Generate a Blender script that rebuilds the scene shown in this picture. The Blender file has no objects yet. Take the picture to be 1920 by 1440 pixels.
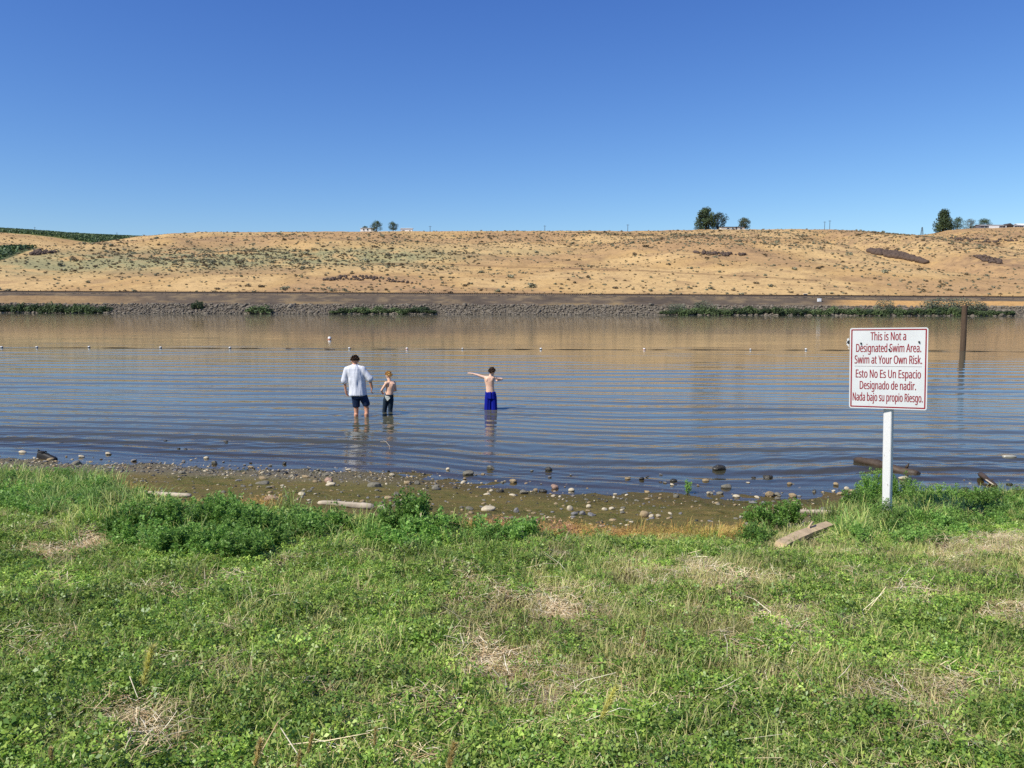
import bpy, bmesh, math, random
import numpy as np
from mathutils import Vector, Matrix

random.seed(7)
rng = np.random.default_rng(7)
S = bpy.context.scene
C = S.collection
R = math.radians

# ------------------------------------------------------------------ camera
FPX = 1550.0                     # focal length in photo pixels (1920 wide)
CAM = np.array([0.0, 0.0, 2.7])
PITCH = math.atan(147.0 / FPX)
ROLL = R(0.18)
fw = np.array([0, math.cos(PITCH), -math.sin(PITCH)])
up0 = np.array([0, math.sin(PITCH), math.cos(PITCH)])
rt0 = np.array([1.0, 0, 0])
RT = rt0 * math.cos(ROLL) + up0 * math.sin(ROLL)
UP = up0 * math.cos(ROLL) - rt0 * math.sin(ROLL)
cam_d = bpy.data.cameras.new("camera")
cam_d.sensor_width = 36.0
cam_d.lens = 36.0 * FPX / 1920.0
cam_d.clip_start = 0.05
cam_d.clip_end = 20000
cam = bpy.data.objects.new("camera", cam_d)
C.objects.link(cam)
m = Matrix.Identity(4)
for i in range(3):
    m[i][0], m[i][1], m[i][2], m[i][3] = RT[i], UP[i], -fw[i], CAM[i]
cam.matrix_world = m
S.camera = cam

# ------------------------------------------------------------------ light
SUN_EL, SUN_AZ = R(47), R(57)    # azimuth measured from straight behind the camera towards the left
sun_dir = Vector((-math.sin(SUN_AZ) * math.cos(SUN_EL), -math.cos(SUN_AZ) * math.cos(SUN_EL), math.sin(SUN_EL)))
w = bpy.data.worlds.new("World")
S.world = w
w.use_nodes = True
nt = w.node_tree
sky = nt.nodes.new("ShaderNodeTexSky")
sky.sky_type = 'NISHITA'
sky.sun_disc = False
sky.sun_elevation = SUN_EL
sky.sun_rotation = math.atan2(sun_dir.x, sun_dir.y)
sky.altitude = 300
sky.air_density = 1.0
sky.dust_density = 0.3
sky.ozone_density = 3.0
bg = nt.nodes["Background"]
bg.inputs[1].default_value = 0.125
# tone of the clear dry air: each channel of the sky gets its own gain and gamma
_sp = nt.nodes.new("ShaderNodeSeparateColor"); _cb = nt.nodes.new("ShaderNodeCombineColor")
nt.links.new(sky.outputs[0], _sp.inputs[0])
for _i, (_g, _k) in enumerate(((1.42, .74), (1.29, .785), (.90, .87))):
    _a = nt.nodes.new("ShaderNodeMath"); _a.operation = 'MULTIPLY'; _a.inputs[1].default_value = .125
    _b = nt.nodes.new("ShaderNodeMath"); _b.operation = 'POWER'; _b.inputs[1].default_value = _g
    _c = nt.nodes.new("ShaderNodeMath"); _c.operation = 'MULTIPLY'; _c.inputs[1].default_value = _k / .125
    nt.links.new(_sp.outputs[_i], _a.inputs[0]); nt.links.new(_a.outputs[0], _b.inputs[0]); nt.links.new(_b.outputs[0], _c.inputs[0]); nt.links.new(_c.outputs[0], _cb.inputs[_i])
nt.links.new(_cb.outputs[0], bg.inputs[0])
sl = bpy.data.lights.new("sun", 'SUN')
sl.energy = 4.6
sl.angle = R(0.53)
sl.color = (1.0, 0.95, 0.86)
so = bpy.data.objects.new("sun", sl)
so.rotation_euler = sun_dir.to_track_quat('Z', 'Y').to_euler()
so.location = (-20, -20, 40)
C.objects.link(so)
S.view_settings.view_transform = 'Standard'
S.view_settings.look = 'None'
S.view_settings.exposure = 0.25
S.view_settings.gamma = 1.0
S.cycles.caustics_reflective = False
S.cycles.caustics_refractive = False
S.cycles.max_bounces = 8
S.cycles.transparent_max_bounces = 12
S.cycles.use_denoising = False

# ------------------------------------------------------------------ helpers
def ray(px, row):
    return fw + (px - 960) / FPX * RT - (row - 720) / FPX * UP

def at_y(px, row, Y):
    d = ray(px, row)
    return CAM + d * (Y / d[1])

def at_depth(px, row, zc):
    return CAM + ray(px, row) * zc

def at_z(px, row, z=0.0):
    d = ray(px, row)
    return CAM + d * ((z - CAM[2]) / d[2])

def project(P):
    v = np.asarray(P, float) - CAM
    zc = v @ fw
    zc = np.where(np.abs(zc) < 1e-6, 1e-6, zc)
    return 960 + FPX * (v @ RT) / zc, 720 - FPX * (v @ UP) / zc, zc

def _hash(ix, iy, seed):
    h = (ix.astype(np.int64) * 374761393 + iy.astype(np.int64) * 668265263 + seed * 974634777) & 0xFFFFFFFF
    h = ((h ^ (h >> 13)) * 1274126177) & 0xFFFFFFFF
    h = h ^ (h >> 16)
    return (h & 0xFFFF) / 65535.0

def vn(x, y, seed=0):
    x = np.asarray(x, float); y = np.asarray(y, float)
    ix = np.floor(x); iy = np.floor(y)
    fx = x - ix; fy = y - iy
    fx = fx * fx * (3 - 2 * fx); fy = fy * fy * (3 - 2 * fy)
    a = _hash(ix, iy, seed); b = _hash(ix + 1, iy, seed)
    c = _hash(ix, iy + 1, seed); d = _hash(ix + 1, iy + 1, seed)
    return (a * (1 - fx) + b * fx) * (1 - fy) + (c * (1 - fx) + d * fx) * fy

def fbm(x, y, seed=0, oct=4):
    s = 0; a = .5; t = 0
    for o in range(oct):
        s = s + a * vn(x * 2 ** o, y * 2 ** o, seed + o * 17); t += a; a *= .5
    return s / t          # 0..1

def sstep(a, b, x):
    t = np.clip((np.asarray(x, float) - a) / (b - a), 0, 1)
    return t * t * (3 - 2 * t)

def lin(h):
    h = h.lstrip('#')
    o = []
    for i in (0, 2, 4):
        c = int(h[i:i + 2], 16) / 255
        o.append(c / 12.92 if c <= .04045 else ((c + .055) / 1.055) ** 2.4)
    return tuple(o)

def tag(o, label=None, cat=None, group=None, kind=None):
    if label: o["label"] = label
    if cat: o["category"] = cat
    if group: o["group"] = group
    if kind: o["kind"] = kind
    return o

def empty(name, loc, rz=0.0):
    o = bpy.data.objects.new(name, None)
    o.empty_display_size = .1
    o.location = loc
    o.rotation_euler = (0, 0, rz)
    C.objects.link(o)
    return o

class MB:
    """collects vertices and faces of one mesh"""
    def __init__(s):
        s.v = []; s.f = []; s.c = []
    def add(s, V, F, col=None):
        o = len(s.v)
        s.v.extend([tuple(map(float, p)) for p in V])
        s.f.extend([tuple(i + o for i in q) for q in F])
        s.c.extend([col if col is not None else (1, 1, 1)] * len(V))
    def box(s, c, size, rot=None, col=None):
        x, y, z = size[0] / 2, size[1] / 2, size[2] / 2
        V = [Vector(p) for p in ((-x, -y, -z), (x, -y, -z), (x, y, -z), (-x, y, -z), (-x, -y, z), (x, -y, z), (x, y, z), (-x, y, z))]
        if rot is not None: V = [rot @ p for p in V]
        V = [p + Vector(c) for p in V]
        s.add(V, [(0, 3, 2, 1), (4, 5, 6, 7), (0, 1, 5, 4), (1, 2, 6, 5), (2, 3, 7, 6), (3, 0, 4, 7)], col)
    def tube(s, pts, rad, n=8, col=None, cap=True):
        pts = [Vector(p) for p in pts]
        if not hasattr(rad, '__len__'): rad = [rad] * len(pts)
        V = []; F = []
        for i, p in enumerate(pts):
            t = (pts[min(i + 1, len(pts) - 1)] - pts[max(i - 1, 0)])
            if t.length < 1e-9: t = Vector((0, 0, 1))
            t.normalize()
            a = t.cross(Vector((0.13, .31, .94)) if abs(t.z) < .9 else Vector((.97, .2, .1))).normalized()
            b = t.cross(a)
            for k in range(n):
                an = 2 * math.pi * k / n
                V.append(p + (a * math.cos(an) + b * math.sin(an)) * rad[i])
        for i in range(len(pts) - 1):
            for k in range(n):
                F.append((i * n + k, i * n + (k + 1) % n, (i + 1) * n + (k + 1) % n, (i + 1) * n + k))
        if cap:
            F.append(tuple(range(n))[::-1]); F.append(tuple((len(pts) - 1) * n + k for k in range(n)))
        s.add(V, F, col)
    def loft(s, secs, n=20, col=None, power=2.0):
        """secs: (cx, cy, z, rx, ry)"""
        V = []; F = []
        for (cx, cy, z, rx, ry) in secs:
            for k in range(n):
                a = 2 * math.pi * k / n
                ca, sa = math.cos(a), math.sin(a)
                r = (abs(ca) ** power + abs(sa) ** power) ** (-1 / power)
                V.append((cx + rx * ca * r, cy + ry * sa * r, z))
        for i in range(len(secs) - 1):
            for k in range(n):
                F.append((i * n + k, i * n + (k + 1) % n, (i + 1) * n + (k + 1) % n, (i + 1) * n + k))
        F.append(tuple(range(n))[::-1]); F.append(tuple((len(secs) - 1) * n + k for k in range(n)))
        s.add(V, F, col)
    def ell(s, c, r, nu=14, nv=9, rot=None, col=None):
        V = [Vector((0, 0, r[2]))]; F = []
        for j in range(1, nv):
            t = math.pi * j / nv
            for i in range(nu):
                a = 2 * math.pi * i / nu
                V.append(Vector((r[0] * math.sin(t) * math.cos(a), r[1] * math.sin(t) * math.sin(a), r[2] * math.cos(t))))
        V.append(Vector((0, 0, -r[2])))
        for i in range(nu): F.append((0, 1 + i, 1 + (i + 1) % nu))
        for j in range(nv - 2):
            for i in range(nu):
                a = 1 + j * nu
                F.append((a + i, a + nu + i, a + nu + (i + 1) % nu, a + (i + 1) % nu))
        a = 1 + (nv - 2) * nu
        for i in range(nu): F.append((a + i, len(V) - 1, a + (i + 1) % nu))
        if rot is not None: V = [rot @ p for p in V]
        s.add([p + Vector(c) for p in V], F, col)
    def cap(s, a, b, ra, rb, n=12):
        """tapered capsule"""
        a = Vector(a); b = Vector(b)
        d = (b - a).normalized()
        P = []; Q = []
        for t in (-1, -.7, -.35, 0):
            P.append(a + d * ra * t); Q.append(max(ra * math.sqrt(max(0, 1 - t * t)), ra * .05))
        for t in (0, .35, .7, 1):
            P.append(b + d * rb * t); Q.append(max(rb * math.sqrt(max(0, 1 - t * t)), rb * .05))
        s.tube(P, Q, n)
    def mesh(s, name, mat=None, smooth=False, color=False):
        me = bpy.data.meshes.new(name)
        me.from_pydata(s.v, [], s.f)
        if color:
            at = me.color_attributes.new("col", 'FLOAT_COLOR', 'POINT')
            arr = np.ones((len(s.v), 4), np.float32); arr[:, :3] = np.array(s.c, np.float32)
            at.data.foreach_set("color", arr.ravel())
        if mat: me.materials.append(mat)
        if smooth: me.polygons.foreach_set("use_smooth", [True] * len(me.polygons))
        me.update()
        return me
    def build(s, name, mat=None, parent=None, smooth=False, color=False):
        o = bpy.data.objects.new(name, s.mesh(name, mat, smooth, color))
        C.objects.link(o)
        if parent is not None: o.parent = parent
        return o

def np_mesh(name, V, F, mat=None, smooth=False, col=None, attrs=None):
    """V (n,3), F (m,k) uniform faces"""
    V = np.ascontiguousarray(V, np.float32); F = np.ascontiguousarray(F, np.int32)
    me = bpy.data.meshes.new(name)
    me.vertices.add(len(V)); me.vertices.foreach_set("co", V.ravel())
    k = F.shape[1]
    me.loops.add(F.size); me.loops.foreach_set("vertex_index", F.ravel())
    me.polygons.add(len(F))
    me.polygons.foreach_set("loop_start", np.arange(0, F.size, k, dtype=np.int32))
    me.polygons.foreach_set("loop_total", np.full(len(F), k, np.int32))
    if col is not None:
        at = me.color_attributes.new("col", 'FLOAT_COLOR', 'POINT')
        a = np.ones((len(V), 4), np.float32); a[:, :3] = col
        at.data.foreach_set("color", a.ravel())
    for kx, vv in (attrs or {}).items():
        at = me.attributes.new(kx, 'FLOAT', 'POINT')
        at.data.foreach_set("value", np.ascontiguousarray(vv, np.float32).ravel())
    if smooth: me.polygons.foreach_set("use_smooth", np.ones(len(F), bool))
    if mat: me.materials.append(mat)
    me.update(calc_edges=True)
    return me

def link(name, me, parent=None):
    o = bpy.data.objects.new(name, me)
    C.objects.link(o)
    if parent is not None: o.parent = parent
    return o

def grid_faces(ny, nx):
    i = np.arange(ny - 1)[:, None] * nx + np.arange(nx - 1)[None, :]
    i = i.ravel()
    return np.stack([i, i + 1, i + nx + 1, i + nx], 1)

# ------------------------------------------------------------------ materials
class NT:
    def __init__(s, name):
        s.m = bpy.data.materials.new(name); s.m.use_nodes = True
        s.t = s.m.node_tree; s.n = s.t.nodes; s.b = s.n["Principled BSDF"]; s.out = s.n["Material Output"]
    def new(s, t, **kw):
        n = s.n.new(t)
        for k, v in kw.items(): setattr(n, k, v)
        return n
    def link(s, a, b): s.t.links.new(a, b)
    def val(s, sock, v):
        if hasattr(v, 'is_output') or isinstance(v, bpy.types.NodeSocket): s.link(v, sock)
        else: sock.default_value = v
    def pos(s): return s.new("ShaderNodeNewGeometry").outputs["Position"]
    def obj(s): return s.new("ShaderNodeTexCoord").outputs["Object"]
    def map(s, vec, scale=(1, 1, 1), loc=(0, 0, 0), rot=(0, 0, 0)):
        n = s.new("ShaderNodeMapping"); s.link(vec, n.inputs[0])
        n.inputs["Scale"].default_value = scale; n.inputs["Location"].default_value = loc; n.inputs["Rotation"].default_value = rot
        return n.outputs[0]
    def noise(s, vec, scale, detail=4, rough=.55, dist=0.0):
        n = s.new("ShaderNodeTexNoise"); s.link(vec, n.inputs["Vector"])
        n.inputs["Scale"].default_value = scale; n.inputs["Detail"].default_value = detail
        n.inputs["Roughness"].default_value = rough; n.inputs["Distortion"].default_value = dist
        return n.outputs[0]
    def ramp(s, f, a, b, ca=(0, 0, 0, 1), cb=(1, 1, 1, 1)):
        n = s.new("ShaderNodeValToRGB"); s.link(f, n.inputs[0])
        n.color_ramp.elements[0].position = a; n.color_ramp.elements[1].position = b
        n.color_ramp.elements[0].color = tuple(ca)[:3] + (1,); n.color_ramp.elements[1].color = tuple(cb)[:3] + (1,)
        return n.outputs[0]
    def mix(s, f, a, b, mode='MIX'):
        n = s.new("ShaderNodeMix", data_type='RGBA', blend_type=mode)
        s.val(n.inputs[0], f)
        for k, v in ((6, a), (7, b)):
            if isinstance(v, bpy.types.NodeSocket): s.link(v, n.inputs[k])
            else: n.inputs[k].default_value = tuple(v)[:3] + (1,)
        return n.outputs[2]
    def math(s, op, a, b=0.0, c=None):
        n = s.new("ShaderNodeMath", operation=op)
        s.val(n.inputs[0], a); s.val(n.inputs[1], b)
        if c is not None: s.val(n.inputs[2], c)
        return n.outputs[0]
    def attr(s, name):
        return s.new("ShaderNodeAttribute", attribute_name=name)
    def bump(s, h, strength=.3, dist=.01, normal=None):
        n = s.new("ShaderNodeBump"); s.link(h, n.inputs["Height"])
        n.inputs["Strength"].default_value = strength; n.inputs["Distance"].default_value = dist
        if normal is not None: s.link(normal, n.inputs["Normal"])
        return n.outputs[0]
    def fin(s, col=None, rough=.8, spec=.3, normal=None, metal=0.0):
        if col is not None:
            if isinstance(col, bpy.types.NodeSocket): s.link(col, s.b.inputs["Base Color"])
            else: s.b.inputs["Base Color"].default_value = tuple(col)[:3] + (1,)
        s.val(s.b.inputs["Roughness"], rough); s.b.inputs["Specular IOR Level"].default_value = spec
        s.b.inputs["Metallic"].default_value = metal
        if normal is not None: s.link(normal, s.b.inputs["Normal"])
        return s.m

def simple(name, c, rough=.7, spec=.3, var=.25, scale=8.0, bump=0.0, metal=0.0):
    t = NT(name)
    n = t.noise(t.obj(), scale, 5)
    a = tuple(x * (1 - var) for x in c); b = tuple(min(1, x * (1 + var)) for x in c)
    col = t.ramp(n, .3, .7, a, b)
    nm = t.bump(n, .5, bump) if bump else None
    return t.fin(col, rough, spec, nm, metal)

def foliage(name, tint=(1, 1, 1), dry=(.22, .19, .08), dry_lo=.55, dry_hi=.75, nscale=1.2, rough=.6, transl=.25, spec=.25):
    t = NT(name)
    a = t.attr("col").outputs["Color"]
    p = t.pos()
    n1 = t.noise(p, nscale, 3)
    n2 = t.noise(p, nscale * 9, 2)
    col = t.mix(t.ramp(n1, .35, .65), t.mix(1.0, a, tuple(x * .66 for x in tint), 'MULTIPLY'), t.mix(1.0, a, tuple(x * 1.30 for x in tint), 'MULTIPLY'))
    f = t.math('MULTIPLY', t.ramp(n2, dry_lo, dry_hi), .6)
    col = t.mix(f, col, dry)
    t.fin(col, rough, spec)
    tr = t.new("ShaderNodeBsdfTranslucent"); t.link(col, tr.inputs[0])
    mx = t.new("ShaderNodeMixShader"); mx.inputs[0].default_value = transl
    t.link(t.b.outputs[0], mx.inputs[1]); t.link(tr.outputs[0], mx.inputs[2])
    t.link(mx.outputs[0], t.out.inputs[0])
    return t.m

M = {}
M['white_paint'] = None

# ------------------------------------------------------------------ scatter by geometry nodes (for stuff only)
def scatter(name, pts, rot, scl, pick, protos, label=None, kind='stuff', cat=None):
    col = bpy.data.collections.new(name + "_kinds")
    for p in protos: col.objects.link(p)
    me = bpy.data.meshes.new(name)
    pts = np.ascontiguousarray(pts, np.float32)
    me.vertices.add(len(pts)); me.vertices.foreach_set("co", pts.ravel())
    for nm, ty, arr in (("rot", 'FLOAT_VECTOR', rot), ("scl", 'FLOAT_VECTOR', scl), ("pick", 'INT', pick)):
        at = me.attributes.new(nm, ty, 'POINT')
        if ty == 'INT': at.data.foreach_set("value", np.ascontiguousarray(arr, np.int32))
        else: at.data.foreach_set("vector", np.ascontiguousarray(arr, np.float32).ravel())
    o = link(name, me)
    ng = bpy.data.node_groups.new(name, 'GeometryNodeTree')
    ng.interface.new_socket("Geometry", in_out='INPUT', socket_type='NodeSocketGeometry')
    ng.interface.new_socket("Geometry", in_out='OUTPUT', socket_type='NodeSocketGeometry')
    gi = ng.nodes.new("NodeGroupInput"); go = ng.nodes.new("NodeGroupOutput")
    ip = ng.nodes.new("GeometryNodeInstanceOnPoints")
    ci = ng.nodes.new("GeometryNodeCollectionInfo")
    ci.inputs["Collection"].default_value = col
    ci.inputs["Separate Children"].default_value = True
    ci.inputs["Reset Children"].default_value = True
    def na(n, ty):
        a = ng.nodes.new("GeometryNodeInputNamedAttribute"); a.data_type = ty; a.inputs[0].default_value = n
        return a.outputs[0]
    e = ng.nodes.new("FunctionNodeEulerToRotation")
    L = ng.links.new
    L(na("rot", 'FLOAT_VECTOR'), e.inputs[0]); L(e.outputs[0], ip.inputs["Rotation"])
    L(na("scl", 'FLOAT_VECTOR'), ip.inputs["Scale"]); L(na("pick", 'INT'), ip.inputs["Instance Index"])
    ip.inputs["Pick Instance"].default_value = True
    L(gi.outputs[0], ip.inputs["Points"]); L(ci.outputs[0], ip.inputs["Instance"]); L(ip.outputs[0], go.inputs[0])
    md = o.modifiers.new("scatter", 'NODES'); md.node_group = ng
    tag(o, label, cat, None, kind)
    return o

def proto(name, me):
    return bpy.data.objects.new(name, me)   # kept out of the scene, only instanced

# ================================================================== TERRAIN: near shore
SX = np.array([-60, -30, -14, -8.8, -5.8, -2.7, -1.4, -.5, .9, 2.4, 4, 6, 8, 14, 30, 60.])
SY = np.array([17, 16, 14.9, 14.25, 13.7, 13.2, 12.75, 12.25, 11.75, 11.45, 11.5, 11.9, 12.1, 12.8, 14.5, 16.])
def ysm(x): return np.interp(x, SX, SY)
def ysh(x): return ysm(x) + .30 * (fbm(np.asarray(x) * .9, np.asarray(x) * 0 + 3.3, 5) - .5)
ZS = np.array([-60, -14, -11.5, -9.5, -7.5, -5.6, -4.8, -3.3, -2, -.8, 0, 1, 3, 7.3, 12, 20, 40, 300.])
ZZ = np.array([1.7, 1.3, 1.22, 1.13, 1.0, .84, .69, .40, .19, .05, 0, -.035, -.12, -.34, -.62, -1.1, -3, -4.])
def zn(x, y):
    x = np.asarray(x, float); y = np.asarray(y, float)
    s = y - ysh(x)
    z = np.interp(s, ZS, ZZ)
    land = sstep(-4.2, -5.4, s)
    z = z + land * .10 * (fbm(x * .8, y * .8, 11) - .5)
    z = z + (1 - land) * .05 * (fbm(x * 1.7, y * 1.7, 12) - .5) * sstep(0.6, .0, np.abs(s)) \
          + (1 - land) * .03 * (fbm(x * 3.5, y * 3.5, 13) - .5)
    return z

def at_ground(px, row):
    d = ray(px, row)
    t = np.linspace(1.5, 24, 1800)
    P = CAM[None, :] + d[None, :] * t[:, None]
    g = zn(P[:, 0], P[:, 1])
    hit = np.nonzero(P[:, 2] < g)[0]
    i = hit[0] if len(hit) else len(t) - 1
    p = P[i].copy(); p[2] = float(zn(p[0], p[1]))
    return p

def at_shore(px, row):
    """ground above the water line, the water surface beyond it"""
    p = at_ground(px, row)
    if p[2] < 0: p = at_z(px, row, 0.0)
    return p

# edge of the green growth, traced in the photo and laid on the ground
EDGE_PX = [(-300, 905), (0, 912), (150, 922), (230, 950), (330, 985), (460, 975), (560, 965), (640, 985), (800, 990), (880, 1003), (1000, 1010),
           (1100, 1018), (1280, 1020), (1400, 1022), (1450, 1000), (1560, 990), (1660, 965), (1760, 950), (1920, 945), (2200, 940)]
_e = np.array([at_ground(*p)[:2] for p in EDGE_PX])
def yedge(x): return np.interp(x, _e[:, 0], _e[:, 1])

# straw patches (photo px, row, half width, half height)
STRAW = [(225, 1352, 70, 34), (930, 1255, 85, 38), (1050, 1312, 95, 32), (815, 1348, 60, 26), (185, 1018, 60, 24), (120, 1035, 90, 22), (1085, 1160, 70, 16),
         (1040, 1145, 50, 14), (1870, 1027, 60, 20), (1790, 1060, 90, 22), (300, 1395, 60, 22), (1380, 1240, 60, 22), (1480, 1180, 100, 28),
         (1700, 1120, 110, 26), (1760, 1320, 80, 30), (620, 1010, 30, 14), (1350, 1090, 60, 14), (430, 1180, 60, 16), (1560, 1330, 60, 24), (30, 1220, 60, 40)]
def straw_mask(px, row):
    v = np.zeros_like(px)
    for i, (a, b, rx, ry) in enumerate(STRAW):
        k = .55 if i in (11, 12, 13, 19, 17, 18, 16, 9, 15) else 1.0
        v = np.maximum(v, k * np.exp(-1.1 * (((px - a) / rx) ** 2 + ((row - b) / ry) ** 2)))
    return v

t = NT("shore_ground")
p = t.pos()
veg = t.attr("veg").outputs["Fac"]; wet = t.attr("wet").outputs["Fac"]; strw = t.attr("straw").outputs["Fac"]; peb = t.attr("pebbly").outputs["Fac"]
n1 = t.noise(p, 1.1, 5); n2 = t.noise(p, 7.0, 5, .65); n3 = t.noise(p, 45, 3, .6); n4 = t.noise(t.map(p, (1, 1.6, 1), (7, 3, 1)), 2.3, 5, .6)
mud = t.mix(t.ramp(n2, .32, .68), lin('#92803e'), lin('#bda65a'))
mud = t.mix(t.math('MULTIPLY', t.ramp(n4, .38, .58), .8), mud, lin('#8b8a3e'))
mud = t.mix(t.math('MULTIPLY', t.ramp(n1, .56, .72), .55), mud, lin('#a08a62'))
mud = t.mix(t.math('MULTIPLY', t.ramp(n3, .62, .7), .7), mud, lin('#b9a98a'))
mud = t.mix(t.math('MULTIPLY', t.ramp(n3, .36, .28), .7), mud, lin('#3a3120'))
pebc = t.mix(t.ramp(t.noise(p, 60, 2, .7), .35, .65), lin('#4b4436'), lin('#a39c8c'))
mud = t.mix(t.math('MULTIPLY', peb, .65), mud, pebc)
mudw = t.mix(1.0, mud, (.72, .68, .58), 'MULTIPLY')
mud = t.mix(wet, mud, mudw)
soil = t.mix(t.ramp(n3, .35, .65), lin('#3a3120'), lin('#6a5a3c'))
soil = t.mix(strw, soil, t.mix(t.ramp(n3, .35, .65), lin('#8a7149'), lin('#cdb486')))
col = t.mix(veg, mud, soil)
h = t.math('ADD', t.math('MULTIPLY', n2, .6), t.math('MULTIPLY', n3, .4))
nm = t.bump(h, .9, .03)
rg = t.math('SUBTRACT', .95, t.math('MULTIPLY', wet, .35))
M['shore'] = t.fin(col, rg, .15, nm)

xs = np.concatenate([np.linspace(-70, -14, 40, endpoint=False), np.arange(-14, 14, .075), np.linspace(14, 70, 40)])
ys = np.concatenate([np.linspace(-25, 1.5, 30, endpoint=False), np.arange(1.5, 16, .055), np.linspace(16, 40, 60, endpoint=False), np.linspace(40, 238, 30)])
X, Y = np.meshgrid(xs, ys)
Z = zn(X, Y)
s_ = Y - ysh(X)
edge = yedge(X)
veg = sstep(.25, -.15, Y - edge + .5 * (fbm(X * 2, Y * 2, 31) - .5))
wetm = sstep(-1.1 - .8 * (fbm(X * .8, Y * .8, 41) - .3), -.25, s_)
V = np.stack([X, Y, Z], -1).reshape(-1, 3)
ppx, prow, pz = project(V)
strw = np.where((pz > 1) & (Y.ravel() < 9.5), straw_mask(ppx, prow), .2)
pebbly = np.exp(-((s_ + .35) / .7) ** 2) * sstep(-.5, -3.5, X) + .45 * np.exp(-(((Y - edge) - .55) / .5) ** 2) * sstep(-1.2, -.2, X) * sstep(4.4, 3.6, X)
me = np_mesh("shore", V, grid_faces(len(ys), len(xs)), M['shore'], True,
             attrs={"veg": veg.ravel(), "wet": wetm.ravel(), "straw": strw, "pebbly": np.clip(pebbly, 0, 1).ravel()})
tag(link("shore", me), kind="structure", label="muddy sloping river shore rising to a grassy bank")

# ================================================================== WATER
RINGS = [(at_z(a_, b_)[0], at_z(a_, b_)[1], c_, d_) for a_, b_, c_, d_ in ((663, 783, .007, .33), (688, 783, .006, .30), (726, 773, .006, .28), (735, 773, .005, .31), (914, 767, .006, .30), (926, 767, .006, .34))]
def waves(x, y):
    s = y - ysm(x)
    q = y - (ysm(x) - 12.5) * np.exp(-np.maximum(s, 0) / 7.0)
    me_ = 2.2 * (fbm(x * .09, y * .10, 61) - .5) + 1.0 * (fbm(x * .33, y * .3, 62) - .5)
    sq = np.maximum(q - 12.5, -2.5)
    # the swell shortens as it runs into the shallows
    lam = np.clip(.74 + .072 * sq, .55, 1.68)
    s1 = (1.68 - .74) / .072
    ph = np.where(sq < s1, np.log(np.maximum(.74 + .072 * np.minimum(sq, s1), .3) / .74) / .072, math.log(1.68 / .74) / .072 + (sq - s1) / 1.68)
    env = np.interp(s, [-3, -.2, .4, 1.0, 2.2, 4, 6, 10, 16, 24, 36, 60, 120, 240], [.0, .12, .7, 1.7, 2.0, 1.35, 1.1, 1.0, .85, .6, .34, .18, .1, .06])
    mod = np.clip(3.4 * fbm(x * .16 + 9, y * .5, 63, 3) - .75, .15, 1.9)
    mod2 = .2 + 1.6 * fbm(x * .25 + 4, y * .5 + 3, 64)
    tp = 2 * math.pi
    def cr(p): return np.sin(p) + .30 * np.sin(2 * p + 1.3)
    z = .040 * lam / tp * mod * cr(tp * (ph + me_ * .5 / lam))
    z = z + .0028 * mod2 * np.sin(tp * (q + .06 * x + me_ * .4 + .3) / .61)
    z = z + .0010 * mod2 * np.sin(tp * (q + .28 * x + me_) / .29)
    z = z + .0009 * np.sin(tp * (q - .35 * x + 1.2 * me_) / .25) * mod
    z = z * env
    for (cx, cy, am, l_) in RINGS:        # rings spreading from the waders' legs
        r = np.hypot(x - cx, y - cy)
        z = z + am * np.exp(-r / .85) * np.sin(tp * r / l_ + 1.0) * sstep(0, .15, r)
    return z

yw = [9.5]
while yw[-1] < 300:
    v = yw[-1]
    dy = .045 if v < 11 else .034 if v < 20 else .034 + (v - 20) * .0042 if v < 75 else .27 + (v - 75) * .05
    yw.append(v + dy)
yw = np.array(yw)
nu = 460
u = np.linspace(-1, 1, nu)
half = np.where(yw < 75, 8.5 + .72 * yw, 62.5 + (yw - 75) * 5.0)
Xw = u[None, :] * half[:, None]
Yw = np.repeat(yw[:, None], nu, 1)
Zw = waves(Xw, Yw)
dep = np.maximum(0, -zn(Xw, Yw))
t = NT("river_water")
p = t.pos()
b1 = t.noise(t.map(p, (.55, 3.2, 1)), 3.6, 4, .55, .4)
b2 = t.noise(t.map(p, (.22, 1.5, 1), (3, 1, 0)), 1.6, 3, .5)
dist = t.new("ShaderNodeSeparateXYZ"); t.link(p, dist.inputs[0])
fall_ = t.math('ADD', .0022, t.math('DIVIDE', .8, t.math('POWER', t.math('MAXIMUM', dist.outputs[1], 13.0), 2.0)))
bn = t.new("ShaderNodeBump"); bn.inputs["Strength"].default_value = 1.0
far_ = t.new("ShaderNodeMapRange"); far_.interpolation_type = 'SMOOTHSTEP'; t.link(dist.outputs[1], far_.inputs[0])
far_.inputs[1].default_value = 70; far_.inputs[2].default_value = 190; far_.inputs[3].default_value = 0; far_.inputs[4].default_value = .014
gust = t.ramp(t.noise(t.map(p, (.05, .11, 1), (2, 5, 0)), 1.0, 4, .6), .38, .64)
gust = t.math('ADD', .45, t.math('MULTIPLY', gust, 1.0))
fall_ = t.math('ADD', t.math('MULTIPLY', fall_, gust), far_.outputs[0])
hh = t.math('MULTIPLY', t.math('ADD', t.math('MULTIPLY', b1, .55), b2), fall_)
t.link(hh, bn.inputs["Height"]); bn.inputs["Distance"].default_value = 1.0
fr = t.new("ShaderNodeFresnel"); fr.inputs[0].default_value = 1.333; t.link(bn.outputs[0], fr.inputs["Normal"])
gl = t.new("ShaderNodeBsdfGlossy"); gl.inputs["Roughness"].default_value = .025; gl.inputs["Color"].default_value = (.97, .97, .97, 1); t.link(bn.outputs[0], gl.inputs["Normal"])
df = t.new("ShaderNodeBsdfDiffuse"); df.inputs["Color"].default_value = (.105, .105, .068, 1)
tr = t.new("ShaderNodeBsdfTransparent"); tr.inputs["Color"].default_value = (.80, .74, .60, 1)
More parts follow.
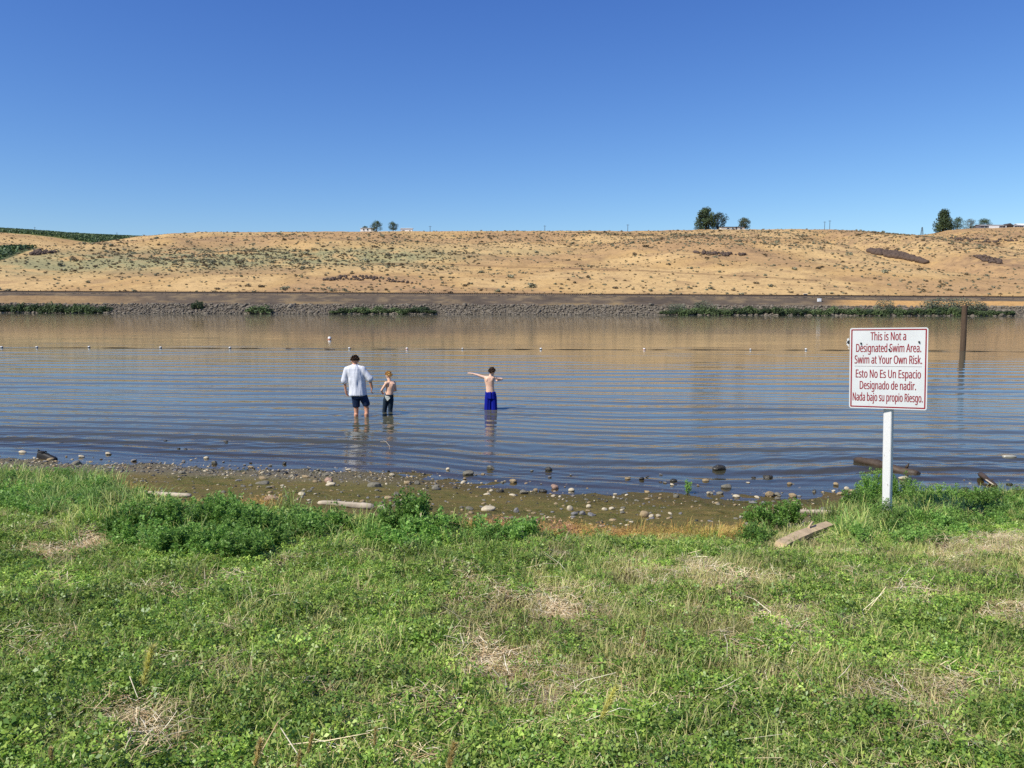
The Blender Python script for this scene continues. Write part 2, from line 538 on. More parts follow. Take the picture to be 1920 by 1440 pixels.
dd = t.attr("depth").outputs["Fac"]
murk = t.math('SUBTRACT', 1.0, t.math('POWER', 2.718, t.math('MULTIPLY', dd, -7.0)))
m1 = t.new("ShaderNodeMixShader"); t.link(murk, m1.inputs[0]); t.link(tr.outputs[0], m1.inputs[1]); t.link(df.outputs[0], m1.inputs[2])
m2 = t.new("ShaderNodeMixShader"); t.link(fr.outputs[0], m2.inputs[0]); t.link(m1.outputs[0], m2.inputs[1]); t.link(gl.outputs[0], m2.inputs[2])
t.link(m2.outputs[0], t.out.inputs[0])
M['water'] = t.m
me = np_mesh("water", np.stack([Xw, Yw, Zw], -1).reshape(-1, 3), grid_faces(len(yw), nu), M['water'], True, attrs={"depth": dep.ravel()})
tag(link("water", me), kind="structure", label="calm rippled river reflecting the tan hillside and blue sky")

# ================================================================== FAR BANK AND HILLS
def crest_tab(pts, Yc):
    P = np.array([at_y(a, b, Yc) for a, b in pts])
    return P[:, 0], P[:, 2]
YC = 540.0
CX, CZ = crest_tab([(-900, 418), (-400, 428), (-150, 431), (0, 436), (60, 441), (100, 446), (140, 452), (170, 456), (215, 450), (260, 445.5), (330, 437), (420, 435.5), (640, 434),
                    (800, 433.5), (1000, 433), (1180, 433), (1280, 431), (1330, 430), (1450, 430), (1560, 430.5), (1620, 433), (1670, 438), (1720, 441), (1755, 438),
                    (1775, 432), (1810, 429), (1860, 427.5), (1920, 426), (2100, 420), (2500, 410), (3000, 405)], YC)
YR = 800.0
RX, RZ = crest_tab([(-900, 420), (-300, 424), (0, 430), (65, 434), (130, 439), (200, 443.5), (260, 446), (330, 449), (500, 470), (1200, 480), (3000, 480)], YR)
YB = 246.0
BB = np.array([-12, -3, 0, .6, 4.8, 6.2, 9, 15.5, 16.3, 21.5, 22.3, 25, 30, 36])
BZ = np.array([-3, -.8, -.05, .25, 2.75, 3.05, 3.6, 5.35, 5.75, 5.75, 5.35, 5.6, 6.1, 7.0])
def trackz(x): return np.interp(x, [-400, -170, 0, 170, 400], [.55, .35, .05, -.45, -.75])
def zf(x, y):
    x = np.asarray(x, float); y = np.asarray(y, float)
    yb = YB + 1.6 * (fbm(x * .03, y * 0 + 1.5, 71) - .5) + x * x * 0.00003
    b = y - yb
    zb = np.interp(b, BB, BZ) + trackz(x) * sstep(4, 15, b)
    zc = np.interp(x, CX, CZ)
    tt = np.clip((y - (YB + 36)) / (YC - YB - 36), 0, 1)
    g = .86 * tt + .14 * (1 - (1 - tt) ** 2)
    wob = (fbm(x * .011 + 3, y * .011, 72, 4) - .5) * 15 + (fbm(x * .04, y * .05, 73, 4) - .5) * 4.5
    # a shallow draw on the right and a bench across the slope
    gul = -6.5 * np.exp(-((x - (205 - (y - 300) * .16)) / 16) ** 2) * sstep(300, 360, y) * sstep(540, 430, y)
    zh = 7.0 + trackz(x) + (zc - 7.0 - trackz(x)) * g + (wob + gul) * np.sin(math.pi * np.clip(tt, 0, 1)) ** .8
    z = np.where(b < 36, zb, zh)
    pl = zc + .015 * (y - YC)
    z = np.where(y > YC, pl, z)
    rr = np.interp(x, RX, RZ)
    rz = zc + (rr - zc) * np.clip((y - YC) / (YR - YC), 0, 1)
    rz = np.where(y > YR, rr + .004 * (y - YR), rz)
    z = np.where(y > YC, np.maximum(np.minimum(z, np.maximum(rr, zc) + 6), rz) if False else np.where(x < -180, rz, np.maximum(z - .03 * (y - YC), 20)), z)
    z = z + np.where(b > 24, 1.0, 0.2) * .5 * (fbm(x * .2, y * .2, 74, 3) - .5) * sstep(0, 4, b)
    return z

def hit_far(px, row, y0=236, y1=1500):
    d = ray(px, row)
    yy = np.linspace(y0, y1, 5000)
    P = CAM[None, :] + d[None, :] * (yy / d[1])[:, None]
    g = zf(P[:, 0], P[:, 1])
    h = np.nonzero(P[:, 2] < g)[0]
    i = h[0] if len(h) else len(yy) - 1
    p = P[i].copy(); p[2] = float(zf(p[0], p[1]))
    return p

xs = np.concatenate([np.linspace(-2500, -420, 60, endpoint=False), np.arange(-420, 420, 1.6), np.linspace(420, 2500, 60)])
ys = np.concatenate([np.arange(234, 284, .6), np.arange(284, 560, 1.5), np.linspace(560, 830, 50, endpoint=False), np.linspace(830, 6000, 40)])
X, Y = np.meshgrid(xs, ys)
Z = zf(X, Y)
V = np.stack([X, Y, Z], -1).reshape(-1, 3)
ppx, prow, pz = project(V)
x1, y1 = V[:, 0], V[:, 1]
b1 = y1 - YB
def blob(cx, cy, rx, ry): return np.exp(-(((ppx - cx) / rx) ** 2 + ((prow - cy) / ry) ** 2))
f1 = fbm(x1 * .02, y1 * .03, 81); f2 = fbm(x1 * .08, y1 * .1, 82); f3 = fbm(x1 * .35, y1 * .4, 83, 3)
c = np.array(lin('#b29262'))[None, :] * np.ones((len(V), 1))
def mixc(c, f, hexc):
    f = np.clip(f, 0, 1)[:, None]
    return c * (1 - f) + np.array(lin(hexc))[None, :] * f
c = mixc(c, sstep(.45, .62, f1) * .8, '#c0a272')
c = mixc(c, sstep(.52, .36, f1) * .7, '#a58662')
c = mixc(c, sstep(.55, .72, f2) * .5, '#927658')
c = mixc(c, sstep(.58, .8, f3) * .5, '#7e654a')
sage = 1.25 * blob(560, 482, 200, 14) + 1.0 * blob(300, 488, 230, 20) + .7 * blob(120, 492, 160, 16) + .6 * blob(760, 478, 130, 22) + .35 * blob(1000, 470, 90, 8) + .4 * blob(60, 505, 90, 14)
sage = np.clip(sage, 0, 1) * sstep(.30, .52, f2 * .55 + f3 * .45)
c = mixc(c, sage * .85, '#8b8a66')
# rocky brown tones high on the right and at the foot of the slope
rock = .7 * blob(1750, 450, 260, 16) + .8 * blob(1870, 490, 120, 18) + .8 * blob(690, 524, 90, 8) + .7 * blob(700, 545, 200, 7) + .5 * blob(1350, 475, 80, 8) + .5 * blob(1230, 440, 250, 8) + .6 * blob(230, 475, 60, 7)
c = mixc(c, np.clip(rock, 0, 1) * sstep(.35, .6, f3) * .8, '#7d6653')
# worn foot track slanting down across the slope
trk = np.interp(ppx, [640, 820, 1000, 1200, 1300, 1400, 1530], [494, 495, 502, 507, 513, 518, 526])
c = mixc(c, np.exp(-((prow - trk) / 1.1) ** 2) * (ppx > 650) * (ppx < 1540) * .75, '#6e5540')
# railway bench
grey = sstep(34, 27, b1 + 3 * (f2 - .5))
c = mixc(c, grey * .75, '#a08a6a')
gr2 = sstep(24, 22, b1) * sstep(1, 5.5, b1)
c = mixc(c, gr2 * .95, '#564d44')
c = mixc(c, gr2 * sstep(.5, .65, f3) * .45, '#8d7a5c')
c = mixc(c, gr2 * sstep(.45, .3, f2) * .5, '#433c36')
c = mixc(c, sstep(15, 14, b1) * sstep(5, 6, b1) * sstep(1530, 1620, ppx) * .9, '#c09760')
c = mixc(c, sstep(15, 14, b1) * sstep(5, 6, b1) * sstep(330, 120, ppx) * .6, '#a0825a')
c = mixc(c, sstep(10, 8, b1) * sstep(5, 6, b1) * sstep(.5, .65, f2) * .4, '#9a8258')
c = mixc(c, sstep(5.5, 4.8, b1), '#5f584e')
# green plateau on the far left
gv = (y1 > YC + 4) * (x1 < -200)
c = mixc(c, gv * .9, '#5f6a3c')
lv = (ppx < 72) & (ppx > -330) & (prow > 463.5) & (prow < 489 - 25 * ppx / 72) & (y1 < YC - 60)
c = mixc(c, lv * .95, '#46543a')
t = NT("hillside")
p = t.pos()
a = t.attr("col").outputs["Color"]
n1 = t.noise(p, .55, 4, .6); n2 = t.noise(p, 1.6, 3, .6); n3 = t.noise(p, .12, 4, .6)
col = t.mix(t.math('MULTIPLY', t.ramp(n1, .56, .66), .45), a, t.mix(1.0, a, (.48, .45, .42), 'MULTIPLY'))
col = t.mix(t.math('MULTIPLY', t.ramp(n2, .6, .68), .5), col, lin('#5c4a36'))
col = t.mix(t.math('MULTIPLY', t.ramp(n3, .45, .7), .25), col, t.mix(1.0, a, (1.15, 1.12, 1.0), 'MULTIPLY'))
n4 = t.noise(t.map(p, (.10, .55, 1), (3, 7, 0), (0, 0, .06)), 1.0, 5, .65)
col = t.mix(t.math('MULTIPLY', t.ramp(n4, .55, .68), .6), col, t.mix(1.0, col, (.66, .64, .64), 'MULTIPLY'))
col = t.mix(t.math('MULTIPLY', t.ramp(n4, .45, .34), .6), col, t.mix(1.0, col, (1.16, 1.15, 1.10), 'MULTIPLY'))
M['hill'] = t.fin(col, .95, .1, t.bump(n1, .6, .6))
me = np_mesh("hillside", V, grid_faces(len(ys), len(xs)), M['hill'], True, col=c)
tag(link("hillside", me), kind="structure", label="dry tan grass hillside beyond the river with railway bench at its foot")

# ================================================================== FAR BANK: rocks, bushes, railway
def rock_mesh(name, seed, mat, sub=2, flat=.7, rough=.35, angular=0.0, smooth=True):
    bm = bmesh.new()
    bmesh.ops.create_icosphere(bm, subdivisions=sub, radius=1.0)
    r = np.random.default_rng(seed)
    pl = r.normal(size=(7, 3)); pl /= np.linalg.norm(pl, axis=1)[:, None]
    d = .62 + .26 * r.random(7)
    off = r.random(3) * 50
    for v in bm.verts:
        p = np.array(v.co)
        n = float(fbm(p[0] * 1.3 + off[0] + p[2], p[1] * 1.3 + off[1] - p[2] * .7, seed)) - .5
        q = p * (1 + rough * n)
        if angular > 0:
            for a, dd in zip(pl, d):
                e = q @ a - dd
                if e > 0: q = q - a * e * angular
        v.co = (q[0] * (1.0 + .25 * (r.random() * 0)), q[1] * .82, q[2] * flat)
    me = bpy.data.meshes.new(name)
    bm.to_mesh(me); bm.free()
    if smooth: me.polygons.foreach_set("use_smooth", [True] * len(me.polygons))
    me.materials.append(mat)
    return me

def stone_mat(name, a, b, wet=False):
    t = NT(name)
    o = t.obj()
    rnd = t.new("ShaderNodeObjectInfo").outputs["Random"]
    n = t.noise(o, 2.2, 5, .65); n2 = t.noise(o, 11, 3, .6)
    c = t.ramp(n, .3, .7, a, b)
    c = t.mix(t.math('MULTIPLY', t.ramp(n2, .58, .68), .35), c, tuple(x * .45 for x in a))
    c = t.mix(t.math('MULTIPLY', rnd, .4), c, tuple(x * .72 for x in a))
    return t.fin(c, .35 if wet else .85, .45 if wet else .25, t.bump(n2, .35, .03))

SM = {
    'pale': stone_mat("pale_stone", lin('#b9ab8d'), lin('#d8ccb0')),
    'tan': stone_mat("tan_stone", lin('#93805f'), lin('#b49f7b')),
    'pink': stone_mat("pinkish_stone", lin('#96796a'), lin('#b39783')),
    'grey': stone_mat("grey_stone", lin('#6b6759'), lin('#8d8878')),
    'dark': stone_mat("dark_stone", lin('#2b2821'), lin('#4a463a'), True),
    'slate': stone_mat("slate_stone", lin('#6f6d6a'), lin('#8f8c88')),
}
mat_riprap = stone_mat("riprap_basalt", lin('#5f574c'), lin('#918674'))
rp = [proto("riprap_%d" % i, rock_mesh("riprap_%d" % i, 300 + i, mat_riprap, 2, .75, .4, .9, False)) for i in range(6)]
n = 9000
xx = rng.uniform(-215, 215, n); bb = rng.uniform(-.3, 5.2, n)
ybk = YB + 1.6 * (fbm(xx * .03, xx * 0 + 1.5, 71) - .5) + xx * xx * 0.00003
yy = ybk + bb
P = np.stack([xx, yy, zf(xx, yy) + .1], 1)
px_, rw_, _ = project(P)
keep = (np.abs(xx) < 175)
P = P[keep]; n = len(P)
sc = rng.lognormal(math.log(.29), .4, n)
scatter("riprap", P, rng.uniform(-.5, .5, (n, 3)) + np.stack([np.zeros(n), np.zeros(n), rng.uniform(0, 6.3, n)], 1), np.stack([sc * 1.2, sc, sc], 1),
        rng.integers(0, 6, n), rp, "band of grey riprap rocks along the far waterline")

# ---- leafy things (bushes and trees): many small leaf faces in clumps
def leaf_cloud(seed, centers, radii, per, size, cols, flat=.8):
    r = np.random.default_rng(seed)
    Vs = []; Cs = []
    for (c, ra) in zip(centers, radii):
        k = per
        d = r.normal(size=(k, 3)); d /= np.linalg.norm(d, axis=1)[:, None]
        rr = ra * (.45 + .6 * r.random(k) ** .6)
        P = np.asarray(c)[None, :] + d * rr[:, None] * np.array([1, 1, flat])
        nrm = d * .7 + r.normal(size=(k, 3)) * .7 + np.array([0, 0, .35]); nrm /= np.linalg.norm(nrm, axis=1)[:, None]
        a = np.cross(nrm, r.normal(size=(k, 3))); a /= np.linalg.norm(a, axis=1)[:, None]
        b = np.cross(nrm, a)
        s = size * (.6 + .8 * r.random(k))
        q = np.stack([P - a * s[:, None] , P - b * s[:, None] * .6, P + a * s[:, None], P + b * s[:, None] * .6], 1)
        Vs.append(q.reshape(-1, 3))
        cc = np.array(cols[r.integers(0, len(cols))]) * (.82 + .36 * r.random((k, 1)))
        Cs.append(np.repeat(cc, 4, 0))
    V = np.concatenate(Vs); Cc = np.concatenate(Cs)
    F = np.arange(len(V)).reshape(-1, 4)
    return V, F, Cc

mat_tree = foliage("tree_leaves", dry=lin('#6b6a45'), dry_lo=.6, dry_hi=.8, nscale=.35, transl=.15)
mat_bush = foliage("bush_leaves", dry=lin('#6f6c48'), dry_lo=.6, dry_hi=.8, nscale=.3, transl=.15)
mat_bark = simple("bark", lin('#5a4a3a'), .9, .2, .3, 3)
GREENS = [lin('#46553a'), lin('#4e5e3d'), lin('#3d4c36'), lin('#59683f')]
GREYG = [lin('#6e7560'), lin('#7a7f68'), lin('#616a56')]
WILLOW = [lin('#5c6c42'), lin('#68784c'), lin('#505f3e')]

def bush_mesh(name, seed, w_, h_, cols, per=46, n=26, size=.22):
    r = np.random.default_rng(seed)
    cs = []; ra = []
    for i in range(n):
        a = r.uniform(0, 6.28); q = math.sqrt(r.random())
        x = q * math.cos(a) * w_ * .5 * .8; y = q * math.sin(a) * w_ * .35 * .8
        hm = h_ * (1 - .55 * q * q) * (.75 + .4 * r.random())
        z = r.uniform(.2, 1) * hm * .85
        cs.append((x, y, z)); ra.append(.20 * h_ + .12 * r.random() * h_ + .1)
    V, F, Cc = leaf_cloud(seed, cs, ra, per, size, cols)
    V[:, 2] = np.maximum(V[:, 2], -.1)
    return np_mesh(name, V, F, mat_bush, col=Cc)

def bank_y(x, b):
    return YB + 1.6 * (float(fbm(x * .03, 1.5, 71)) - .5) + x * x * 0.00003 + b

bushp = [bush_mesh("bush_foliage", 400 + i, 5.2, 2.6, WILLOW if i % 3 else GREENS) for i in range(5)]
greyp = [bush_mesh("bush_foliage", 420 + i, 6.0, 4.4, GREYG, 40, 30, .16) for i in range(2)]
stemm = MB()
for i in range(6):
    a = i * 1.05
    stemm.tube([(0, 0, -.3), (.3 * math.cos(a), .2 * math.sin(a), .8), (.9 * math.cos(a), .6 * math.sin(a), 1.7)], [.06, .045, .02], 5)
stem_me = stemm.mesh("bush_stem", mat_bark)
def bush(px, hpx, wpx, label, group, mesh, b=.6):
    x = at_y(px, 580, YB + b)[0]
    y = bank_y(x, b)
    z = float(zf(x, y))
    bb = np.array([v.co for v in mesh.vertices]) if False else None
    root = empty("willow_bush", (x, y, max(z, -.05)), random.uniform(0, 6.28) if wpx is None else random.choice((0, math.pi)))
    tag(root, label, "bush", group)
    o = link("foliage", mesh, root); s = link("stem", stem_me, root)
    H = hpx * y / FPX
    h0 = 2.9 if mesh in bushp else 4.9
    W = (wpx or hpx * 2) * y / FPX
    w0 = 5.0 if mesh in bushp else 5.8
    o.scale = (W / w0, W / w0 * .9, H / h0)
    s.scale = (W / 5.0 * .6, .6, H / h0)
    return root
def belt(px0, px1, h0, h1, label, group, step=13):
    x = px0 + step * .4
    k = 0
    while x < px1:
        f = (x - px0) / (px1 - px0)
        e = min(1, .55 + 3 * min(f, 1 - f))
        bush(x, random.uniform(h0, h1) * e, random.uniform(20, 30), label, group, bushp[random.randrange(5)], random.uniform(.2, 1.3))
        x += step * random.uniform(.75, 1.25); k += 1
belt(-120, 206, 15, 22, "leafy green bush in the belt at the left end of the far waterline", "bushes in the left waterline belt")
belt(622, 822, 9, 17, "low green bush on the riprap at the middle of the far waterline", "bushes in the middle waterline belt")
belt(1240, 1906, 13, 20, "dense dark green bush in the long hedge-like belt at the right of the far waterline", "bushes in the long right waterline belt")
bush(371, 20, 24, "lone rounded green bush high on the riprap slope", None, bushp[0], 2.4)
bush(487, 16, 58, "low wide green bush alone at the foot of the riprap", None, bushp[1], .7)
bush(1662, 30, 36, "tall grey-green willow rising above the dark belt just left above the sign", None, greyp[0], 3.0)
bush(1762, 32, 60, "broad grey willow behind the dark belt left of the wooden pile", None, greyp[1], 3.2)
bush(1800, 33, 44, "grey willow standing behind the wooden pile", None, greyp[0], 3.4)
bush(1832, 26, 40, "grey willow right of the wooden pile", None, greyp[1], 3.0)
bush(1320, 24, 40, "grey-green shrub sticking out over the left part of the long dark belt", None, greyp[1], 3.0)
bush(1268, 20, 34, "grey-green shrub at the left tip of the long dark belt", None, greyp[0], 2.5)

# ---- railway with fence
mat_rail = simple("rail_steel", lin('#4a3c33'), .6, .4, .2, 2, 0, .6)
mat_ballast = simple("ballast", lin('#5a5148'), .95, .1, .35, 3.0, .04)
mat_wood_dark = simple("dark_timber", lin('#3d3026'), .9, .2, .3, 4)
xr = np.arange(-330, 331, 2.0)
def track_pts(off, dz):
    P = []
    for x in xr:
        y = bank_y(x, 18.9) + off
        P.append((x, y, 5.75 + float(trackz(x)) + dz))
    return P
rw = empty("railway_track", (0, YB + 18.9, 5.75))
tag(rw, "dark single railway track running along the embankment below the hill", "railway track")
def rel(P, root): return [(p[0] - root.location.x, p[1] - root.location.y, p[2] - root.location.z) for p in P]
mb = MB()
A = rel(track_pts(-1.7, .12), rw); B = rel(track_pts(1.7, .12), rw); A2 = rel(track_pts(-1.15, .5), rw); B2 = rel(track_pts(1.15, .5), rw)
V = A + A2 + B2 + B; n_ = len(A)
F = []
for k in range(3):
    for i in range(n_ - 1): F.append((k * n_ + i, k * n_ + i + 1, (k + 1) * n_ + i + 1, (k + 1) * n_ + i))
mb.add(V, F); mb.build("ballast_bed", mat_ballast, rw)
for off in (-.72, .72):
    mb = MB(); P = rel(track_pts(off, .72), rw)
    V = []; F = []
    for p in P: V += [(p[0], p[1] - .05, p[2] - .1), (p[0], p[1] + .05, p[2] - .1), (p[0], p[1] + .05, p[2] + .1), (p[0], p[1] - .05, p[2] + .1)]
    for i in range(len(P) - 1):
        for k in range(4): F.append((4 * i + k, 4 * i + (k + 1) % 4, 4 * i + 4 + (k + 1) % 4, 4 * i + 4 + k))
    mb.add(V, F); mb.build("rail", mat_rail, rw)
mb = MB()
for x in np.arange(-250, 250, .65):
    z = 5.75 + float(trackz(x)) + .56 - 5.75
    mb.box((x, bank_y(x, 18.9) - rw.location.y, z), (.25, 2.3, .12))
o = mb.build("sleepers", mat_wood_dark, rw); o["kind"] = "stuff"
fe = empty("wire_fence", (0, YB + 27, 6))
tag(fe, "long thin wire fence with short dark posts between the railway and the hill", "fence")
fm = MB(); fm.box((0, 0, .55), (.14, .14, 1.3)); fme = fm.mesh("post", mat_wood_dark)
for i in range(96):
    x = -196 + i * 4.1; y = bank_y(x, 27)
    o = link("post", fme, fe); o.location = (x, y - fe.location.y, float(zf(x, y)) - fe.location.z)
for hgt in (.55, 1.05):
    mb = MB(); mb.tube([(x, bank_y(x, 27) - fe.location.y, float(zf(x, bank_y(x, 27))) - fe.location.z + hgt) for x in np.arange(-196, 198, 4.1)], .022, 4)
    mb.build("wire", mat_rail, fe)
# signal box and marker by the track
def small_box(name, px, row, Y, size, mat, label, cat, capmat=None):
    p = at_y(px, row, Y); z = float(zf(p[0], p[1]))
    e = empty(name, (p[0], p[1], z)); tag(e, label, cat)
    mb = MB(); mb.box((0, 0, size[2] / 2), size); mb.build("cabinet", mat, e)
    mb = MB(); mb.box((0, 0, size[2] + .06), (size[0] * 1.15, size[1] * 1.15, .1)); mb.build("lid", capmat or mat, e)
    mb = MB(); mb.box((0, -size[1] / 2 - .02, size[2] * .5), (size[0] * .7, .03, size[2] * .7)); mb.build("door", mat, e)
mat_white = simple("white_paint", (.78, .78, .76), .6, .3, .05, 3)
mat_black = simple("black_paint", (.02, .02, .02), .6, .3, .1, 3)
small_box("track_cabinet", 1510, 560, bank_y(95, 23.5), (1.0, .8, 1.5), mat_black, "small black cabinet beside the railway track", "cabinet", mat_white)
small_box("track_cabinet", 1536, 566, bank_y(97, 12), (1.0, .8, 1.1), mat_white, "small white and black cabinet on the slope below the track", "cabinet", mat_black)

# ---- sagebrush on the hill
mat_sage = foliage("sage_leaves", dry=lin('#6b5a44'), dry_lo=.55, dry_hi=.8, nscale=.2, transl=.1)
SAGE = [[lin('#918f74'), lin('#9a987c')], [lin('#857658'), lin('#8d7c5e')], [lin('#7b6b50'), lin('#6f6048')], [lin('#939278'), lin('#838265')]]
def sage_mesh(i):
    r = np.random.default_rng(500 + i)
    cs = [(r.uniform(-.55, .55), r.uniform(-.4, .4), r.uniform(.2, .6)) for _ in range(7)]
    V, F, Cc = leaf_cloud(500 + i, cs, [.38] * 7, 16, .17, SAGE[i % 4])
    return np_mesh("sagebrush", V, F, mat_sage, col=Cc)
sagem = [sage_mesh(i) for i in range(8)]
def sage_density(P):
    px, row, _ = project(P)
    def bl(cx, cy, rx, ry): return np.exp(-(((px - cx) / rx) ** 2 + ((row - cy) / ry) ** 2))
    d = .16 + .3 * fbm(P[:, 0] * .03, P[:, 1] * .03, 91) ** 2
    d = d + 1.6 * bl(560, 482, 210, 15) + 1.1 * bl(300, 488, 230, 20) + .7 * bl(760, 478, 130, 22) + .6 * bl(1350, 450, 400, 14) + .5 * bl(1800, 455, 200, 20) + .5 * bl(700, 545, 220, 7) + .4 * bl(1300, 440, 500, 6) + .3 * bl(1500, 545, 400, 10)
    d = d * (.25 + 1.5 * fbm(P[:, 0] * .09, P[:, 1] * .09, 92))
    return d
N = 150000
xx = rng.uniform(-360, 360, N); yy = rng.uniform(YB + 24, YC + 14, N)
P = np.stack([xx, yy, zf(xx, yy)], 1)
px_, rw_, _ = project(P)
ok = (px_ > -150) & (px_ < 2070) & (rng.random(N) < sage_density(P) * .34) & ~((xx < -200) & (yy > YC - 2)) & ~((yy > YC - 7) & (((px_ > 668) & (px_ < 780)) | ((px_ > 1340) & (px_ < 1402)) | (px_ > 1832)))
P = P[ok]; px_ = px_[ok]
sc = rng.lognormal(math.log(.44), .42, len(P)) * np.where(P[:, 1] > YC - 25, .7, 1.0)
# the largest in the picture are single plants
big = np.argsort(-(sc / P[:, 1]) * ((px_ > 0) & (px_ < 1920)))[:300]
isbig = np.zeros(len(P), bool); isbig[big] = True
for i in big:
    o = link("sagebrush", sagem[rng.integers(0, 8)])
    s = float(sc[i])
    o.location = (P[i, 0], P[i, 1], P[i, 2] - .1); o.rotation_euler = (0, 0, float(rng.uniform(0, 6.28))); o.scale = (s * 1.25, s * 1.25, s)
    tag(o, "low dusty sagebrush clump on the dry tan hillside across the river", "shrub", "larger sagebrush clumps on the hillside")
Q = P[~isbig]; sq = sc[~isbig]; n = len(Q)
scatter("hillside_scrub", Q - np.array([0, 0, .1]), np.stack([np.zeros(n), np.zeros(n), rng.uniform(0, 6.28, n)], 1), np.stack([sq * 1.2, sq * 1.2, sq], 1),
        rng.integers(0, 8, n), [proto("scrub_%d" % i, me_) for i, me_ in enumerate(sagem)], "scattered small sagebrush and dry scrub dotted over the hillside")

# ---- dark rock: talus streak and outcrops
mat_basalt = stone_mat("basalt", lin('#4a3d34'), lin('#6b5a4e'))
bp = [rock_mesh("basalt_block", 330 + i, mat_basalt, 2, .8, .4, .95, False) for i in range(5)]
def rock_field(name, line, width, n, smin, smax, label, cat):
    V = []; F = []; o = 0
    for i in range(n):
        tq = rng.random(); k = tq * (len(line) - 1); j = min(int(k), len(line) - 2); f = k - j
        px = line[j][0] * (1 - f) + line[j + 1][0] * f; row = line[j][1] * (1 - f) + line[j + 1][1] * f
        wd = width * math.sin(math.pi * min(max(tq, .04), .96)) ** .7
        p = hit_far(px + rng.normal() * 2, row + rng.uniform(-.5, .5) * wd, 270, 560)
        s = rng.uniform(smin, smax)
        me_ = bp[rng.integers(0, 5)]
        a = rng.uniform(0, 6.28); ca, sa = math.cos(a), math.sin(a)
        co = np.empty(len(me_.vertices) * 3, np.float32); me_.vertices.foreach_get("co", co); co = co.reshape(-1, 3) * s
        co = co @ np.array([[ca, sa, 0], [-sa, ca, 0], [0, 0, 1]]) + p + np.array([0, 0, s * .3])
        fi = np.empty(len(me_.polygons) * 3, np.int32); me_.polygons.foreach_get("vertices", fi)
        V.append(co); F.append(fi.reshape(-1, 3) + o); o += len(co)
    ob = link(name, np_mesh(name, np.concatenate(V), np.concatenate(F), mat_basalt))
    return tag(ob, label, cat, None, "stuff")
rock_field("talus", [(1632, 472), (1650, 475), (1690, 481), (1735, 493)], 9, 330, .8, 1.9, "dark streak of basalt talus slanting down the hill above the sign", "talus")
rock_field("outcrop_rubble", [(608, 526), (650, 521), (700, 523), (770, 531)], 8, 110, .3, .8, "brown rocky outcrop low on the hill above the wading man", "outcrop")
rock_field("outcrop_rubble", [(1830, 482), (1850, 487), (1880, 494)], 12, 60, .5, 1.3, "dark rubble in the draw at the right of the hill", "outcrop")
rock_field("outcrop_rubble", [(1300, 474), (1340, 477), (1400, 478)], 7, 60, .4, 1.1, "reddish brown rock ledge halfway up the hill below the big tree", "outcrop")
rock_field("outcrop_rubble", [(1780, 447), (1830, 452), (1910, 452)], 6, 60, .4, 1.2, "dark rock ledge under the grey roofed house", "outcrop")
rock_field("outcrop_rubble", [(60, 478), (75, 474), (100, 474)], 7, 50, .5, 1.3, "rock pile beside the lower vineyard corner", "outcrop")

# ---- vineyards on the far left
mat_vine = foliage("vine_leaves", dry=lin('#5c6140'), dry_lo=.6, dry_hi=.8, nscale=.2, transl=.1)
def vine_rows(name, pts_fn, label):
    Vs = []; Cs = []
    r = np.random.default_rng(77)
    for (x0, y0, x1, y1) in pts_fn:
        L_ = math.hypot(x1 - x0, y1 - y0); k = max(4, int(L_ * 5.0))
        tq = r.random(k); x = x0 + (x1 - x0) * tq; y = y0 + (y1 - y0) * tq
        z = zf(x, y) + r.uniform(.3, 1.8, k)
        Pc = np.stack([x + r.normal(0, .25, k), y + r.normal(0, .25, k), z], 1)
        a = r.normal(size=(k, 3)); a /= np.linalg.norm(a, axis=1)[:, None]
        b = np.cross(a, r.normal(size=(k, 3))); b /= np.linalg.norm(b, axis=1)[:, None]
        s = .55
        Vs.append(np.stack([Pc - a * s, Pc - b * s, Pc + a * s, Pc + b * s], 1).reshape(-1, 3))
        Cs.append(np.repeat(np.array(GREENS)[r.integers(0, 4, k)] * 1.6, 4, 0))
    V = np.concatenate(Vs); Cc = np.concatenate(Cs)
    return tag(link(name, np_mesh(name, V, np.arange(len(V)).reshape(-1, 4), mat_vine, col=Cc)), label, "vineyard", None, "stuff")
rows = []
for y in np.arange(552, 830, 4.0):
    xr_ = at_y(262, 446, y)[0]
    rows.append((at_y(-260, 430, y)[0], y, xr_ + 6 * math.sin(y), y))
vine_rows("upper_vineyard", rows, "green vineyard on the plateau at the upper left skyline")
rows = []
A_ = hit_far(72, 464, 270, 545); B_ = hit_far(0, 489, 270, 545); C_ = hit_far(-260, 464, 270, 545)
for y in np.arange(B_[1] - 40, A_[1], 3.0):
    f = (y - B_[1]) / (A_[1] - B_[1])
    xe = B_[0] + (A_[0] - B_[0]) * f
    rows.append((xe - 90, y, xe, y))
vine_rows("lower_vineyard", rows, "dark green triangle of vineyard on the hillside at far left")

